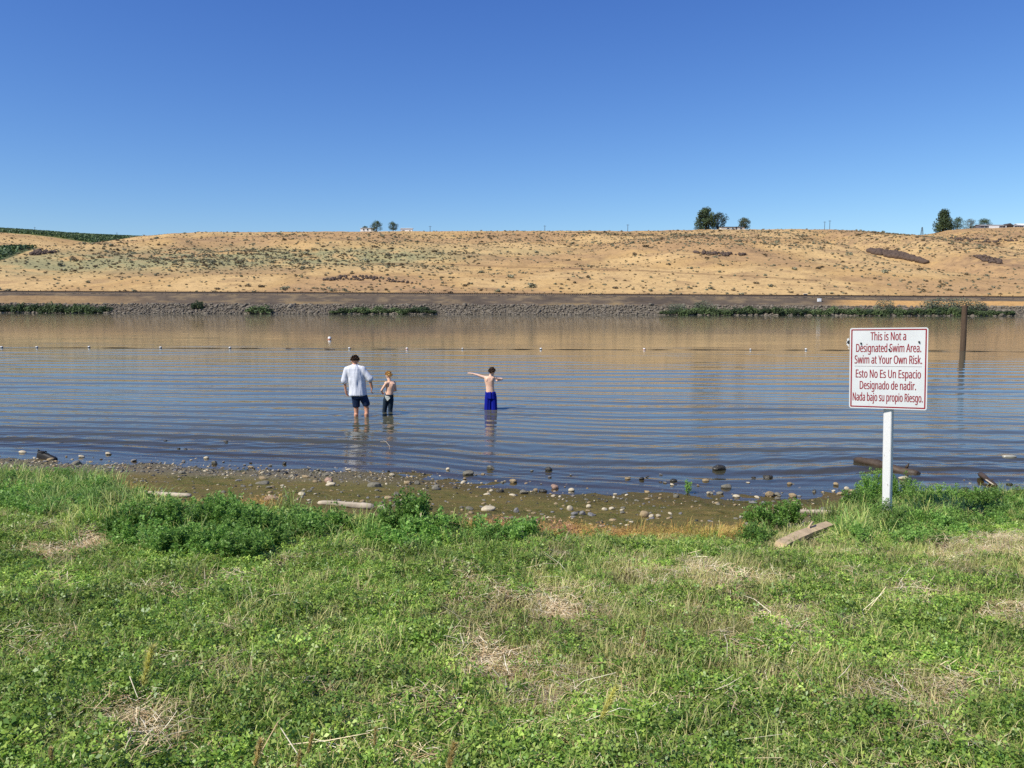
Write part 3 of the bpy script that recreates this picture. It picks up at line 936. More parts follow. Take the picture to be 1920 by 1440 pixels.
# ---- trees on the skyline
def tree(px, base_row, top_row, wpx, Y, label, shape='round', cols=GREENS, seed=1, density=1.0, lean=0, group=None):
    b = at_y(px, base_row, Y); x, y = b[0], Y
    z = float(zf(x, y))
    z = b[2]
    H = (base_row - top_row) * Y / FPX; W = wpx * 1.22 * Y / FPX
    root = empty("tree", (x, y, z)); tag(root, label, "tree", group)
    r = np.random.default_rng(seed)
    mb = MB(); th = H * .035
    mb.tube([(0, 0, -3.5), (0, 0, H * .15), (.02 * H, 0, H * .4), (lean * H * .1, 0, H * .72)], [th * 1.4, th, th * .75, th * .25], 7)
    for i in range(9):
        a = i * 2.4; h0 = H * (.16 + .05 * i); q = W * .36 * (1 - i * .05)
        mb.tube([(0, 0, h0), (q * .5 * math.cos(a), q * .5 * math.sin(a), h0 + H * .10), (q * math.cos(a), q * math.sin(a), h0 + H * .22)], [th * .5, th * .3, th * .1], 5)
    mb.build("trunk", mat_bark, root, True)
    cs = []; ra = []
    nC = int(62 * density)
    for i in range(nC):
        f = r.random()
        if shape == 'round': zz = .14 + .82 * f; wr = math.sin(math.pi * min(.97, .10 + .86 * f)) ** .65
        elif shape == 'tall': zz = .06 + .9 * f; wr = (1 - f) ** .55 * min(1, .55 + 2.5 * f)
        else: zz = .04 + .9 * f; wr = math.sqrt(max(0, 1 - (f - .25) ** 2 / .6))
        a = r.uniform(0, 6.28); q = math.sqrt(r.random()) * .80
        rad = W * .56 * wr * q
        cs.append((rad * math.cos(a) + lean * f * W * .2, rad * math.sin(a), H * zz)); ra.append(W * r.uniform(.07, .13) + H * .02 + .2)
    V, F, Cc = leaf_cloud(seed, cs, ra, 60, max(.16, H * .026), cols, .9)
    V[:, 2] = np.maximum(V[:, 2], .05)
    link("crown", np_mesh("crown", V, F, mat_tree, col=Cc), root)
    return root
YT = YC + 8
tree(706, 433, 415, 19, YT, "rounded dark tree beside the white farm building", 'low', GREENS, 31)
tree(737, 433, 417, 16, YT, "small round tree on a bare trunk left of the white trailer", 'round', GREENS, 32, .8)
tree(685, 432, 424, 10, YT + 8, "low bushy tree peeking over the white farm building", 'low', GREENS, 33, .5)
tree(1323, 431, 391, 33, YT, "largest broad dark green tree on the skyline left of the long white house", 'low', GREENS, 34, 1.8)
tree(1345, 431, 400, 32, YT + 5, "looser ragged tree leaning against the largest tree by the long white house", 'round', [lin('#465348'), lin('#3e4b40')], 35, .8, .6)
tree(1395, 432, 409, 21, YT - 2, "small olive green tree at the right end of the long white house", 'round', [lin('#5a6144'), lin('#515a40')], 36, 1.0)
tree(1769, 436, 394, 34, YT - 4, "tall pointed poplar at the left of the right-hand hilltop", 'tall', GREENS, 37, 1.7)
tree(1795, 430, 409, 26, YT - 2, "medium rounded green tree right beside the tall poplar", 'low', [lin('#55633c'), lin('#4a5a3a')], 38, 1.0)
tree(1819, 430, 412, 21, YT, "small sparse brownish green tree between two rounder trees on the hilltop", 'low', [lin('#6c6a52'), lin('#5f6248')], 39, .7)
tree(1845, 427, 411, 22, YT + 14, "green tree rising behind the left end of the grey roofed house", 'round', GREENS, 40, 1.0)

# ---- houses on the skyline
mat_wallw = simple("cream_wall", (.72, .70, .62), .8, .2, .06, .5)
mat_roofg = simple("grey_roof", lin('#8e8a86'), .85, .2, .12, .8)
mat_roofd = simple("dark_roof", lin('#4c4442'), .85, .2, .12, .8)
mat_wallb = simple("blue_grey_wall", lin('#6d6a70'), .85, .2, .12, .8)
mat_glass = NT("window_glass").fin((.02, .025, .03), .08, .5)
mat_green_tin = simple("green_tin", lin('#2c4a3c'), .6, .4, .15, .5)
def gable(mb, x0, x1, y0, y1, z0, z1, over=.4):
    """ridge along x"""
    ym = (y0 + y1) / 2
    x0 -= over; x1 += over; y0 -= over; y1 += over
    T = .15
    V = [(x0, y0, z0), (x1, y0, z0), (x1, ym, z1), (x0, ym, z1), (x0, y1, z0), (x1, y1, z0)]
    V2 = [(a, b, c + T) for a, b, c in V]
    mb.add(V + V2, [(3, 2, 1, 0), (4, 5, 2, 3), (6, 7, 8, 9), (9, 8, 11, 10), (0, 1, 7, 6), (5, 4, 10, 11), (1, 2, 8, 7), (2, 5, 11, 8), (0, 6, 9, 3), (3, 9, 10, 4)])
def house(name, px0, px1, base_row, eave_row, ridge_row, Y, label, wall, roof, depth=8, wins=(), door=None, cat="house"):
    a = at_y(px0, base_row, Y); b = at_y(px1, base_row, Y)
    W = b[0] - a[0]; x = (a[0] + b[0]) / 2
    zb = min(a[2], b[2])
    hE = at_y(px0, eave_row, Y)[2] - zb; hR = at_y(px0, ridge_row, Y)[2] - zb
    root = empty(name, (x, Y, zb)); tag(root, label, cat)
    mb = MB(); mb.box((0, depth / 2, hE / 2 - 2), (W, depth, hE + 4))
    mb.add([(-W / 2, 0, hE), (-W / 2, depth, hE), (-W / 2, depth / 2, hR - .1)], [(0, 2, 1)]); mb.add([(W / 2, 0, hE), (W / 2, depth, hE), (W / 2, depth / 2, hR - .1)], [(0, 1, 2)])
    mb.build("wall", wall, root)
    mb = MB(); gable(mb, -W / 2, W / 2, 0, depth, hE, hR); mb.build("roof", roof, root)
    for f, ww, hh in wins:
        fr_ = MB(); cx = -W / 2 + f * W; cz = hE * .55
        for (dx, dz, sx, sz) in ((-ww / 2, 0, .1, hh), (ww / 2, 0, .1, hh), (0, -hh / 2, ww, .1), (0, hh / 2, ww, .1)): fr_.box((cx + dx, -.06, cz + dz), (sx, .12, sz))
        fo = fr_.build("window", mat_white, root)
        pb = MB(); pb.box((cx, -.03, cz), (ww - .1, .05, hh - .1)); pb.build("pane", mat_glass, fo)
    if door:
        db = MB(); db.box((-W / 2 + door * W, -.04, 1.05), (1.0, .08, 2.1)); db.build("door", roof, root)
    return root, W, hE, hR
house("ranch_house", 1352, 1396, 431, 426.3, 424.2, YT - 7, "long low cream house with a dark roof between the big tree and the olive tree", mat_wallw, mat_roofd, 9, [(.3, 1.6, .9), (.5, 1.2, .9), (.85, 1.6, .9)], .65)
house("farm_building", 676, 700, 434, 427.8, 427.0, YT + 2, "small white flat-roofed farm building left of the dark skyline tree", mat_white, mat_white, 6, [(.25, 1.0, 1.2), (.55, 1.0, 1.2)], .8, "farm building")
root, W, hE, hR = house("trailer", 751, 773, 433.5, 428.4, 427.6, YT + 2, "white box trailer parked on the skyline right of the small round tree", mat_white, mat_white, 3, [], None, "trailer")
mb = MB()
for x in (-W * .3, -W * .2, W * .3): mb.tube([(x, -.1, .2), (x, .3, .2)], .45, 12)
o = mb.build("wheels", mat_black, root)
root, W, hE, hR = house("hilltop_house", 1839, 1919, 428.5, 423.5, 420.2, YT + 4, "long grey roofed house with a gabled porch on the right-hand hilltop", mat_wallb, mat_roofg, 10, [(.12, 2.0, 1.0), (.42, 1.8, 1.1), (.82, 2.2, 1.1), (.93, 1.4, 1.1)], .5)
mb = MB(); gw = W * .2; gx = W * .14
mb.add([(gx - gw / 2, -2.2, hE), (gx + gw / 2, -2.2, hE), (gx, -2.2, hR + .5), (gx - gw / 2, 5, hE), (gx + gw / 2, 5, hE), (gx, 5, hR + .5)], [(0, 1, 2), (0, 2, 5, 3), (2, 1, 4, 5), (0, 3, 4, 1)])
mb.build("porch_gable", mat_roofd, root)
mb = MB()
for x in (gx - gw / 2 + .2, gx + gw / 2 - .2): mb.box((x, -2.0, hE / 2 - .5), (.3, .3, hE + 1))
mb.build("porch_post", mat_white, root)
mb = MB(); mb.box((-W * .22, -1.4, .4), (W * .24, .25, 2.4)); mb.build("white_panel", mat_white, root)
house("white_shed", 1911, 1932, 428, 422.5, 418.5, YT + 10, "white gabled shed at the right picture edge behind the grey roofed house", mat_white, mat_white, 8, [], None, "shed")
house("green_barn", 221, 243, 446, 443.2, 441.2, 760, "dark green metal barn on the skyline at the end of the upper vineyard", mat_green_tin, mat_green_tin, 8, [], .5, "barn")
for i, (px, r0, r1) in enumerate([(207, 445, 443), (212, 445, 442.4), (216, 445, 442.8)]):
    tree(px, r0 + 1, r1 - 1, 7, 755, "low dark shrub-like tree left of the green barn", 'low', GREENS, 60 + i, .4, 0, "low trees beside the green barn")

# ---- utility poles
def pole(px, base, top, Y, label, cross=True):
    b = at_y(px, base, Y); z = float(zf(b[0], Y)) - .3
    H = at_y(px, top, Y)[2] - z
    root = empty("utility_pole", (b[0], Y, z)); tag(root, label, "utility pole")
    mb = MB(); mb.tube([(0, 0, 0), (0, 0, H)], [.19, .13], 7); mb.build("mast", mat_wood_dark, root)
    if cross:
        mb = MB(); mb.box((0, .18, H - .5), (2.0, .12, .14)); mb.build("crossarm", mat_wood_dark, root)
pole(65.5, 434, 425.5, 790, "thin pole above the upper vineyard at far left")
pole(219.5, 446, 436, 775, "thin pole beside the green barn")
pole(806.5, 434, 423.5, YT + 20, "short utility pole on the skyline right of the white trailer")
pole(1021.5, 434, 422.5, YT + 20, "utility pole alone at the middle of the skyline")
pole(1177, 433, 420.5, YT + 20, "utility pole on the skyline left of the big dark tree")
pole(1546, 431, 415, YT + 25, "shorter left one of the two tall poles close together on the skyline")
pole(1555.5, 431, 413, YT + 25, "taller right one of the two tall poles close together on the skyline")
pole(1837.5, 454, 442, 500, "thin brown pole on the slope below the grey roofed house", False)
b = at_y(1728.5, 440, YT); z = float(zf(b[0], YT))
lt = empty("lattice_tower", (b[0], YT, z)); tag(lt, "small lattice tower in the skyline saddle left of the poplar", "tower")
H = at_y(1728.5, 426, YT)[2] - z
for sx in (-1, 1):
    for sy in (-1, 1):
        mb = MB(); mb.tube([(sx * .75, sy * .75, -.3), (sx * .2, sy * .2, H)], .09, 5); mb.build("leg", mat_rail, lt)
mb = MB()
for k in range(6):
    f0 = k / 6; f1 = (k + 1) / 6
    w0 = .75 - .55 * f0; w1 = .75 - .55 * f1
    for (sa, sb) in (((-1, -1), (1, -1)), ((1, -1), (1, 1)), ((1, 1), (-1, 1)), ((-1, 1), (-1, -1))):
        mb.tube([(sa[0] * w0, sa[1] * w0, H * f0), (sb[0] * w1, sb[1] * w1, H * f1)], .05, 4)
mb.build("bracing", mat_rail, lt)

# ================================================================== THE SIGN
t = NT("sign_white")
o_ = t.obj(); n1 = t.noise(t.map(o_, (1, 1, .3)), 14, 5, .7); n2 = t.noise(o_, 4, 4, .6)
col = t.mix(t.ramp(n2, .35, .7), (.70, .71, .69), (.63, .645, .63))
col = t.mix(t.math('MULTIPLY', t.ramp(n1, .62, .75), .5), col, (.50, .48, .43))
mat_signw = t.fin(col, .45, .4)
mat_red = simple("sign_red", lin('#921528'), .5, .3, .12, 30)
mat_greyline = simple("sign_grey_rule", lin('#8d6f70'), .6, .3, .05, 10)
mat_bolt = simple("dark_bolt", (.03, .03, .03), .5, .4, .1, 20)
t = NT("post_paint")
o_ = t.obj()
n1 = t.noise(t.map(o_, (1, 1, .25)), 26, 5, .7); n2 = t.noise(o_, 90, 3, .6)
col = t.mix(t.ramp(n1, .63, .66), t.mix(t.ramp(n2, .3, .7), (.68, .67, .64), (.76, .75, .72)), lin('#8b8375'))
mat_post = t.fin(col, .55, .3, t.bump(n1, .3, .004))

_b = at_ground(1667, 996)
ZS_ = float((_b - CAM) @ fw)
pc = at_depth(1664.5, 691, ZS_ - .04)
KS = (ZS_ - .04) / 6.42
TILT = -1.5
sx_, sy_ = pc[0] + .036, pc[1] + .055
gz = float(zn(sx_, sy_))
sign = empty("warning_sign", (sx_, sy_, gz))
sign.rotation_euler = (0, R(TILT), R(-29))
tag(sign, "white swim warning sign with red border and English and Spanish text on a white post", "sign")
bpy.context.view_layer.update()
MW = sign.matrix_world.inverted()
lc = MW @ Vector(pc)                     # plate centre in the sign's own frame
PW, PH = .612 * KS * .905, .632 * KS
plate_y = -.066
cx, cz = lc.x, lc.z
# post
mb = MB()
hp = cz + .20
a = .0305 * KS; ch = .007
prof = [(-a + ch, -a), (a - ch, -a), (a, -a + ch), (a, a - ch), (a - ch, a), (-a + ch, a), (-a, a - ch), (-a, -a + ch)]
secs = [-.5, .0, .1, .25, .4, .6, .8, hp - .004, hp]
V = []; F = []
for i, z in enumerate(secs):
    k = .92 if i == len(secs) - 1 else 1.0
    for (x, y) in prof: V.append((x * k + .0015 * math.sin(z * 9 + x * 40), y * k, z))
for i in range(len(secs) - 1):
    for k in range(8): F.append((i * 8 + k, i * 8 + (k + 1) % 8, (i + 1) * 8 + (k + 1) % 8, (i + 1) * 8 + k))
F.append(tuple((len(secs) - 1) * 8 + k for k in range(8)))
mb.add(V, F); po = mb.build("post", mat_post, sign); po.rotation_euler = (0, 0, R(-13)); po.location = (.052, .006, 0)
def rrect(w_, h_, r, n=6):
    P = []
    for (sx, sz, a0) in ((1, 1, 0), (-1, 1, 90), (-1, -1, 180), (1, -1, 270)):
        for k in range(n + 1):
            an = R(a0 + 90 * k / n)
            P.append((sx * (w_ / 2 - r) + r * math.cos(an), sz * (h_ / 2 - r) + r * math.sin(an)))
    return P
def plate_w(z): return 0.0
# plate: a thin sheet, its left edge nicked, slightly bowed
P = rrect(PW, PH, .022)
mb = MB(); n = len(P)
V = [(cx + x, plate_y, cz + z) for x, z in P] + [(cx + x, plate_y + .003, cz + z) for x, z in P]
F = [tuple(range(n))[::-1], tuple(n + k for k in range(n))] + [(k, (k + 1) % n, n + (k + 1) % n, n + k) for k in range(n)]
mb.add(V, F)
plate = mb.build("plate", mat_signw, sign)
def ring(w0, h0, r0, wd, y):
    A_ = rrect(w0, h0, r0); B_ = rrect(w0 - 2 * wd, h0 - 2 * wd, max(r0 - wd, .002)); n = len(A_)
    V = [(cx + x, y, cz + z) for x, z in A_] + [(cx + x, y, cz + z) for x, z in B_]
    V += [(x, y + .0012, z) for x, y, z in V]
    F = [(k, n + k, n + (k + 1) % n, (k + 1) % n) for k in range(n)]
    F += [(2 * n + k, k, (k + 1) % n, 2 * n + (k + 1) % n) for k in range(n)]
    F += [(n + k, 3 * n + k, 3 * n + (k + 1) % n, n + (k + 1) % n) for k in range(n)]
    m_ = MB(); m_.add(V, F); return m_
ring(PW - .026, PH - .026, .008, .0125, plate_y - .0016).build("border", mat_red, plate)
U = PH / 1105.0
def sx(px, py): return cx + (px - (730 + 40 * (py - 180) / 1105)) * U * (PW / PH * 1105 / 1052)
def sz(py): return cz + (180 + 1105 / 2 - py) * U
LINES = [("This is Not a", 492, 968, 348, 110), ("Designated Swim Area.", 302, 1175, 508, 110), ("Swim at Your Own Risk.", 290, 1195, 666, 110),
         ("Esto No Es Un Espacio", 315, 1190, 860, 110), ("Designado de nadir.", 378, 1135, 1018, 110), ("Nada bajo su propio Riesgo.", 288, 1232, 1180, 110)]
FONT = None
try:                                     # Blender's own interface typeface; the built-in font otherwise
    import os
    _fd = bpy.utils.system_resource('DATAFILES', path='fonts')
    _fp = os.path.join(_fd, 'NotoSansHebrew-Regular.woff2')
    if os.path.exists(_fp): FONT = bpy.data.fonts.load(_fp)
except Exception:
    FONT = None
for txt, x0, x1, base, cap in LINES:
    cu = bpy.data.curves.new("line", 'FONT'); cu.body = txt; cu.size = 1.0; cu.font = FONT or cu.font; cu.resolution_u = 4; cu.offset = 0.0
    tmp = bpy.data.objects.new("line", cu); C.objects.link(tmp)
    bpy.context.view_layer.update()
    me = bpy.data.meshes.new_from_object(tmp.evaluated_get(bpy.context.evaluated_depsgraph_get()))
    bpy.data.objects.remove(tmp)
    co = np.array([v.co for v in me.vertices])
    capm = 0.729 if co[:, 1].max() > .6 else co[:, 1].max()
    ch_ = bpy.data.curves.new("h", 'FONT'); ch_.body = "N"; ch_.font = FONT or ch_.font; th_ = bpy.data.objects.new("h", ch_); C.objects.link(th_); bpy.context.view_layer.update()
    mh = bpy.data.meshes.new_from_object(th_.evaluated_get(bpy.context.evaluated_depsgraph_get())); capm = max(v.co.y for v in mh.vertices); bpy.data.objects.remove(th_); bpy.data.meshes.remove(mh)
    X0, X1 = sx(x0, base - 55), sx(x1, base - 55)
    fx = (X1 - X0) / (co[:, 0].max() - co[:, 0].min()); fz = cap * U / capm
    q0 = co[:, 0].min()
    for v in me.vertices:
        v.co = Vector((X0 + (v.co.x - q0) * fx, plate_y - .0018, sz(base) + v.co.y * fz))
    # a second impression beside the first makes the strokes as bold as the printed ones
    bm = bmesh.new(); bm.from_mesh(me)
    g = bmesh.ops.duplicate(bm, geom=bm.verts[:] + bm.edges[:] + bm.faces[:])
    for e_ in g['geom']:
        if isinstance(e_, bmesh.types.BMVert): e_.co.x += .0028; e_.co.y -= .0003
    bm.to_mesh(me); bm.free()
    me.materials.clear(); me.materials.append(mat_red)
    me.name = "lettering"
    o = link("lettering", me, plate)
mb = MB(); mb.box(((sx(295, 703) + sx(1200, 703)) / 2, plate_y - .0012, sz(703)), (sx(1200, 703) - sx(295, 703), .0016, .0022)); mb.build("divider", mat_greyline, plate)
for (bx, bz) in ((368, 390), (1146, 372), (758, 474)):
    mb = MB(); X0 = sx(bx, bz); Z0 = sz(bz)
    mb.tube([(X0, plate_y - .002, Z0), (X0, plate_y - .012, Z0)], [.0105, .009], 8)
    mb.tube([(X0, plate_y - .012, Z0), (X0, plate_y - .020, Z0)], [.004, .004], 6)
    mb.build("bolt", mat_bolt, plate)
# standoff strap between the post and the plate
mb = MB(); mb.box((cx * .3 + .03, plate_y + .003 + (.0285 - .003) / 2 - .0008, cz + .12), (.10, .0255, .03)); mb.build("bracket", mat_bolt, sign)
# torn scrap sticking out behind the left edge, with a dark hole
r_ = random.Random(3)
X0 = sx(205, 370) - .004; Z0 = sz(370)
pts = []
for k in range(15):
    an = R(90 + 180 * k / 14); rr = .032 * r_.uniform(.75, 1.25)
    pts.append((X0 + rr * math.cos(an) * .85, Z0 + rr * 1.35 * math.sin(an)))
mb = MB(); n = len(pts)
V = [(x, plate_y + .004, z) for x, z in pts] + [(x, plate_y + .006, z) for x, z in pts]
mb.add(V, [tuple(range(n)), tuple(n + k for k in range(n))[::-1]] + [(k, n + k, n + (k + 1) % n, (k + 1) % n) for k in range(n)])
tab = mb.build("torn_tab", mat_signw, sign)
mb = MB(); mb.add([(X0 + .019 * math.cos(R(60 + 15 * k)) * r_.uniform(.85, 1.1) - .001, plate_y + .0032, Z0 - .004 + .021 * math.sin(R(60 + 15 * k)) * r_.uniform(.85, 1.1)) for k in range(17)], [tuple(range(17))])
mb.build("hole", mat_black, tab)
for dz in (-.052, -.072, .03):
    mb = MB(); mb.box((X0 - .004, plate_y + .005, Z0 + dz), (.012, .002, .006), Matrix.Rotation(.5, 3, 'Y')); mb.build("chip", mat_signw, sign)

# ================================================================== PEOPLE
def hull(name, mb, voxel, mat, parent, smooth=4, shade=True, disp=None):
    me = mb.mesh(name + "_tmp", None)
    o = bpy.data.objects.new(name + "_tmp", me); C.objects.link(o)
    md = o.modifiers.new("r", 'REMESH'); md.mode = 'VOXEL'; md.voxel_size = voxel
    sm = o.modifiers.new("s", 'SMOOTH'); sm.factor = .5; sm.iterations = smooth
    bpy.context.view_layer.update()
    out = bpy.data.meshes.new_from_object(o.evaluated_get(bpy.context.evaluated_depsgraph_get()))
    bpy.data.objects.remove(o); bpy.data.meshes.remove(me)
    out.name = name
    if disp is not None:
        n = len(out.vertices)
        co = np.empty(n * 3, np.float32); out.vertices.foreach_get("co", co); co = co.reshape(-1, 3).astype(float)
        no = np.empty(n * 3, np.float32); out.vertices.foreach_get("normal", no); no = no.reshape(-1, 3)
        co = disp(co, no)
        out.vertices.foreach_set("co", np.ascontiguousarray(co, np.float32).ravel())
    out.materials.clear(); out.materials.append(mat)
    out.polygons.foreach_set("use_smooth", [shade] * len(out.polygons))
    out.update()
    return link(name, out, parent)

def V3(*a): return Vector(a)
def hand(mb, wr, dr, side, s=1.0, curl=.5, thumb=None):
    """palm, four bent fingers and a thumb; dr = pointing direction, side = direction from little finger to index"""
    d = Vector(dr).normalized(); sd = Vector(side); sd = (sd - d * sd.dot(d)).normalized(); nn = d.cross(sd).normalized()
    wr = Vector(wr)
    L = .085 * s
    for q in (-.026, -.009, .009, .026):
        mb.cap(wr + sd * q * .7 * s, wr + d * L + sd * q * s, .017 * s, .013 * s, 8)
    for q, ln in ((-.028, .062), (-.0095, .078), (.0095, .084), (.028, .074)):
        a = wr + d * L + sd * q * s
        e1 = (d * math.cos(curl * .6) + nn * math.sin(curl * .6)); e2 = (d * math.cos(curl * 1.5) + nn * math.sin(curl * 1.5))
        b = a + e1 * ln * .5 * s; c_ = b + e2 * ln * .5 * s
        mb.cap(a, b, .0098 * s, .009 * s, 7); mb.cap(b, c_, .009 * s, .0075 * s, 7)
    a = wr + d * .022 * s + sd * .026 * s; e = (d * .7 + sd * .75 + nn * .25).normalized()
    b = a + e * .04 * s; c_ = b + (d * .9 + sd * .2 + nn * .4).normalized() * .032 * s
    mb.cap(a, b, .013 * s, .0115 * s, 7); mb.cap(b, c_, .011 * s, .0085 * s, 7)

def head(mb, c, fwd, s=1.0, nod=0.0):
    """skull, jaw, nose, brow, lips, ears; fwd = horizontal facing direction"""
    f = Vector(fwd).normalized(); rt = f.cross(Vector((0, 0, 1))).normalized()
    Rm = Matrix((rt, f, Vector((0, 0, 1)))).transposed() @ Matrix.Rotation(-nod, 3, 'X')
    c = Vector(c)
    def P(x, y, z): return c + Rm @ Vector((x, y, z)) * s
    mb.ell(P(0, -.012, .02), (.077 * s, .096 * s, .098 * s), 18, 12, Rm)
    mb.ell(P(0, .025, -.045), (.058 * s, .068 * s, .072 * s), 16, 10, Rm)
    mb.cap(P(0, .083, .0), P(0, .108, -.03), .010 * s, .015 * s, 8)
    mb.cap(P(-.04, .076, .022), P(.04, .076, .022), .014 * s, .014 * s, 8)
    mb.cap(P(-.018, .085, -.062), P(.018, .085, -.062), .010 * s, .010 * s, 8)
    mb.ell(P(0, .072, -.098), (.026 * s, .022 * s, .018 * s), 10, 8, Rm)
    for q in (-1, 1):
        mb.ell(P(q * .080, -.004, -.008), (.011 * s, .020 * s, .033 * s), 10, 8, Rm)
    return P, Rm

def hair_tufts(name, P, Rm, s, mat, parent, seed, n=420, length=.03, low=-.06):
    """cap of hair with many short overlapping locks"""
    mb = MB(); r = random.Random(seed)
    # shell
    V = []; F = []; nu_, nv_ = 26, 14
    for j in range(nv_ + 1):
        tq = j / nv_
        for i in range(nu_):
            an = 2 * math.pi * i / nu_
            back = .5 - .5 * math.sin(an)          # 1 at the nape, 0 at the forehead
            tm = R(62 + 62 * back)
            th = tm * tq
            V.append(P(.085 * math.sin(th) * math.cos(an), -.014 + .105 * math.sin(th) * math.sin(an), .020 + .108 * math.cos(th)))
    for j in range(nv_):
        for i in range(nu_): F.append((j * nu_ + i, j * nu_ + (i + 1) % nu_, (j + 1) * nu_ + (i + 1) % nu_, (j + 1) * nu_ + i))
    mb.add(V, F)
    for k in range(n):
        an = r.uniform(0, 6.283); back = .5 - .5 * math.sin(an)
        th = R(62 + 62 * back) * r.random() ** .6
        nrm = Vector((math.sin(th) * math.cos(an), math.sin(th) * math.sin(an), math.cos(th)))
        q = Vector((.084 * nrm.x, -.014 + .104 * nrm.y, .020 + .107 * nrm.z))
        dn = Vector((nrm.x * .4, nrm.y * .4 - .15, -.55 + .35 * nrm.z)) + Vector((r.uniform(-.5, .5), r.uniform(-.5, .5), r.uniform(-.2, .5)))
        tip = q + nrm * length * .45 + dn.normalized() * length
        sd = nrm.cross(dn).normalized() * .007
        mid = (q + tip) * .5 + nrm * .006
        mb.add([P(*(q - sd)), P(*(q + sd)), P(*(mid + sd * .9)), P(*(mid - sd * .9)), P(*tip)], [(0, 1, 2, 3), (3, 2, 4)])
    return mb.build(name, mat, parent, True)

def skin_mat(name, a, b):
    t = NT(name)
    n = t.noise(t.obj(), 9, 4)
    t.fin(t.ramp(n, .3, .7, a, b), .5, .35)
    t.b.inputs["Subsurface Weight"].default_value = .08
    t.b.inputs["Subsurface Radius"].default_value = (.02, .008, .004)
    return t.m
mat_skin = skin_mat("skin_adult", lin('#bd8566'), lin('#cf9a7c'))
mat_skin_boy = skin_mat("skin_child", lin('#e2b294'), lin('#eec6ab'))
mat_hair_b = simple("brown_hair", lin('#4d3828'), .6, .35, .35, 40)
mat_hair_y = simple("blond_hair", lin('#c49a58'), .55, .35, .25, 40)
def cloth(name, c, fold=14):
    t = NT(name)
    n = t.noise(t.map(t.obj(), (1, 1, .3)), fold, 4, .6); n2 = t.noise(t.obj(), 300, 2)
    col = t.ramp(n, .25, .75, tuple(x * .85 for x in c), tuple(min(1, x * 1.08) for x in c))
    return t.fin(col, .85, .15, t.bump(t.math('ADD', n, t.math('MULTIPLY', n2, .1)), .5, .015))
mat_shirt = cloth("white_shirt", (.66, .67, .71))
mat_navy = cloth("navy_cloth", lin('#22304a'))
mat_jean = cloth("wet_dark_cloth", lin('#26333f'))
mat_blue = cloth("royal_blue_cloth", lin('#101c86'))
mat_sunlit = cloth("sunlit_patch_grey", lin('#b9bcb2'))  # pale tone standing in for sunlight on the boy's trousers

def bed(px, row):
    p = at_z(px, row, 0.0)
    return p[0], p[1], float(zn(p[0], p[1]))
def folds(amp, k, seed, zlo=-9, zhi=9, up=(1.0, 3.0)):
    def f(co, no):
        ang = np.arctan2(co[:, 1], co[:, 0] + .02)
        h = (fbm(ang * k, co[:, 2] * up[0] + co[:, 0] * 2, seed, 3) - .5) * 2 + .5 * (fbm(co[:, 0] * 14, co[:, 2] * up[1], seed + 5, 2) - .5)
        return co + no * (amp * (h + .25))[:, None]
    return f

# --- the man
x, y, zb = bed(671.5, 782)
WD = -zb                               # depth of the water where he stands
man = empty("person", (x, y, zb))
man.scale = (1, 1, (1.48 + WD) / 1.80) if False else (1, 1, 1)
tag(man, "person in a white untucked shirt and dark rolled shorts wading with bowed head", "person")
dz = WD - .32
def m_(x, y, z): return V3(x, y, z + dz)
mb = MB()
P, Rm = head(mb, m_(-.066, .07, 1.675), (.05, 1, 0), 1.0, .55)
mb.cap(m_(-.068, .005, 1.50), m_(-.066, .05, 1.64), .066, .06)
mb.loft([(-.065, 0, 1.53 + dz, .10, .07), (-.065, 0, 1.49 + dz, .20, .10), (-.02, 0, 1.3 + dz, .175, .11), (.0, 0, 1.1 + dz, .155, .105), (.02, 0, .95 + dz, .165, .115), (.025, 0, .84 + dz, .15, .11)])
mb.cap(m_(-.25, 0, 1.47), m_(-.315, .01, 1.21), .052, .042); mb.cap(m_(-.315, .01, 1.21), m_(-.305, .06, .97), .043, .028)
mb.cap(m_(.115, 0, 1.47), m_(.295, -.01, 1.255), .052, .043); mb.cap(m_(.295, -.01, 1.255), m_(.335, .03, 1.025), .044, .029)
hand(mb, m_(-.305, .06, .965), (.18, .15, -1), (.25, .9, .1), 1.0, .55)
hand(mb, m_(.335, .03, 1.02), (-.22, .2, -1), (-.3, .9, -.1), 1.0, .9)
for (hx, kx, ax, kz, ay) in ((-.06, -.045, -.052, .52, .02), (.12, .205, .222, .54, -.05)):
    mb.cap(m_(hx, 0, .86), m_(kx, .02, kz), .088, .056); mb.cap(m_(kx, .02, kz), m_(ax, ay, .09), .056, .036)
    mb.cap(m_(kx * .5 + ax * .5, ay - .025, kz - .14), m_(ax, ay - .01, .2), .052, .036)
    mb.cap(m_(ax, ay - .03, .045), m_(ax, ay + .13, .03), .038, .028); mb.ell(m_(ax, ay + .16, .025), (.04, .05, .022), 10, 8)
hull("body", mb, .007, mat_skin, man, 3)
hair_tufts("hair", P, Rm, 1.0, mat_hair_b, man, 5, 520, .03)
mb = MB()
D = dz
mb.loft([(-.066, .022, 1.598 + D, .072, .070), (-.067, .012, 1.575 + D, .098, .08), (-.068, 0, 1.545 + D, .175, .095), (-.068, 0, 1.50 + D, .225, .115), (-.055, 0, 1.40 + D, .215, .13), (-.02, 0, 1.28 + D, .2, .135), (.0, -.003, 1.1 + D, .197, .14),
         (.008, -.006, .95 + D, .208, .15), (.012, -.01, .865 + D, .214, .155), (.012, -.01, .85 + D, .208, .15)], 26)
mb.cap(m_(-.245, 0, 1.475), m_(-.312, .01, 1.235), .075, .066); mb.cap(m_(-.305, .01, 1.245), m_(-.316, .012, 1.20), .071, .073)
mb.cap(m_(.11, 0, 1.475), m_(.283, -.01, 1.275), .077, .066); mb.cap(m_(.275, -.01, 1.285), m_(.305, -.01, 1.245), .069, .072)
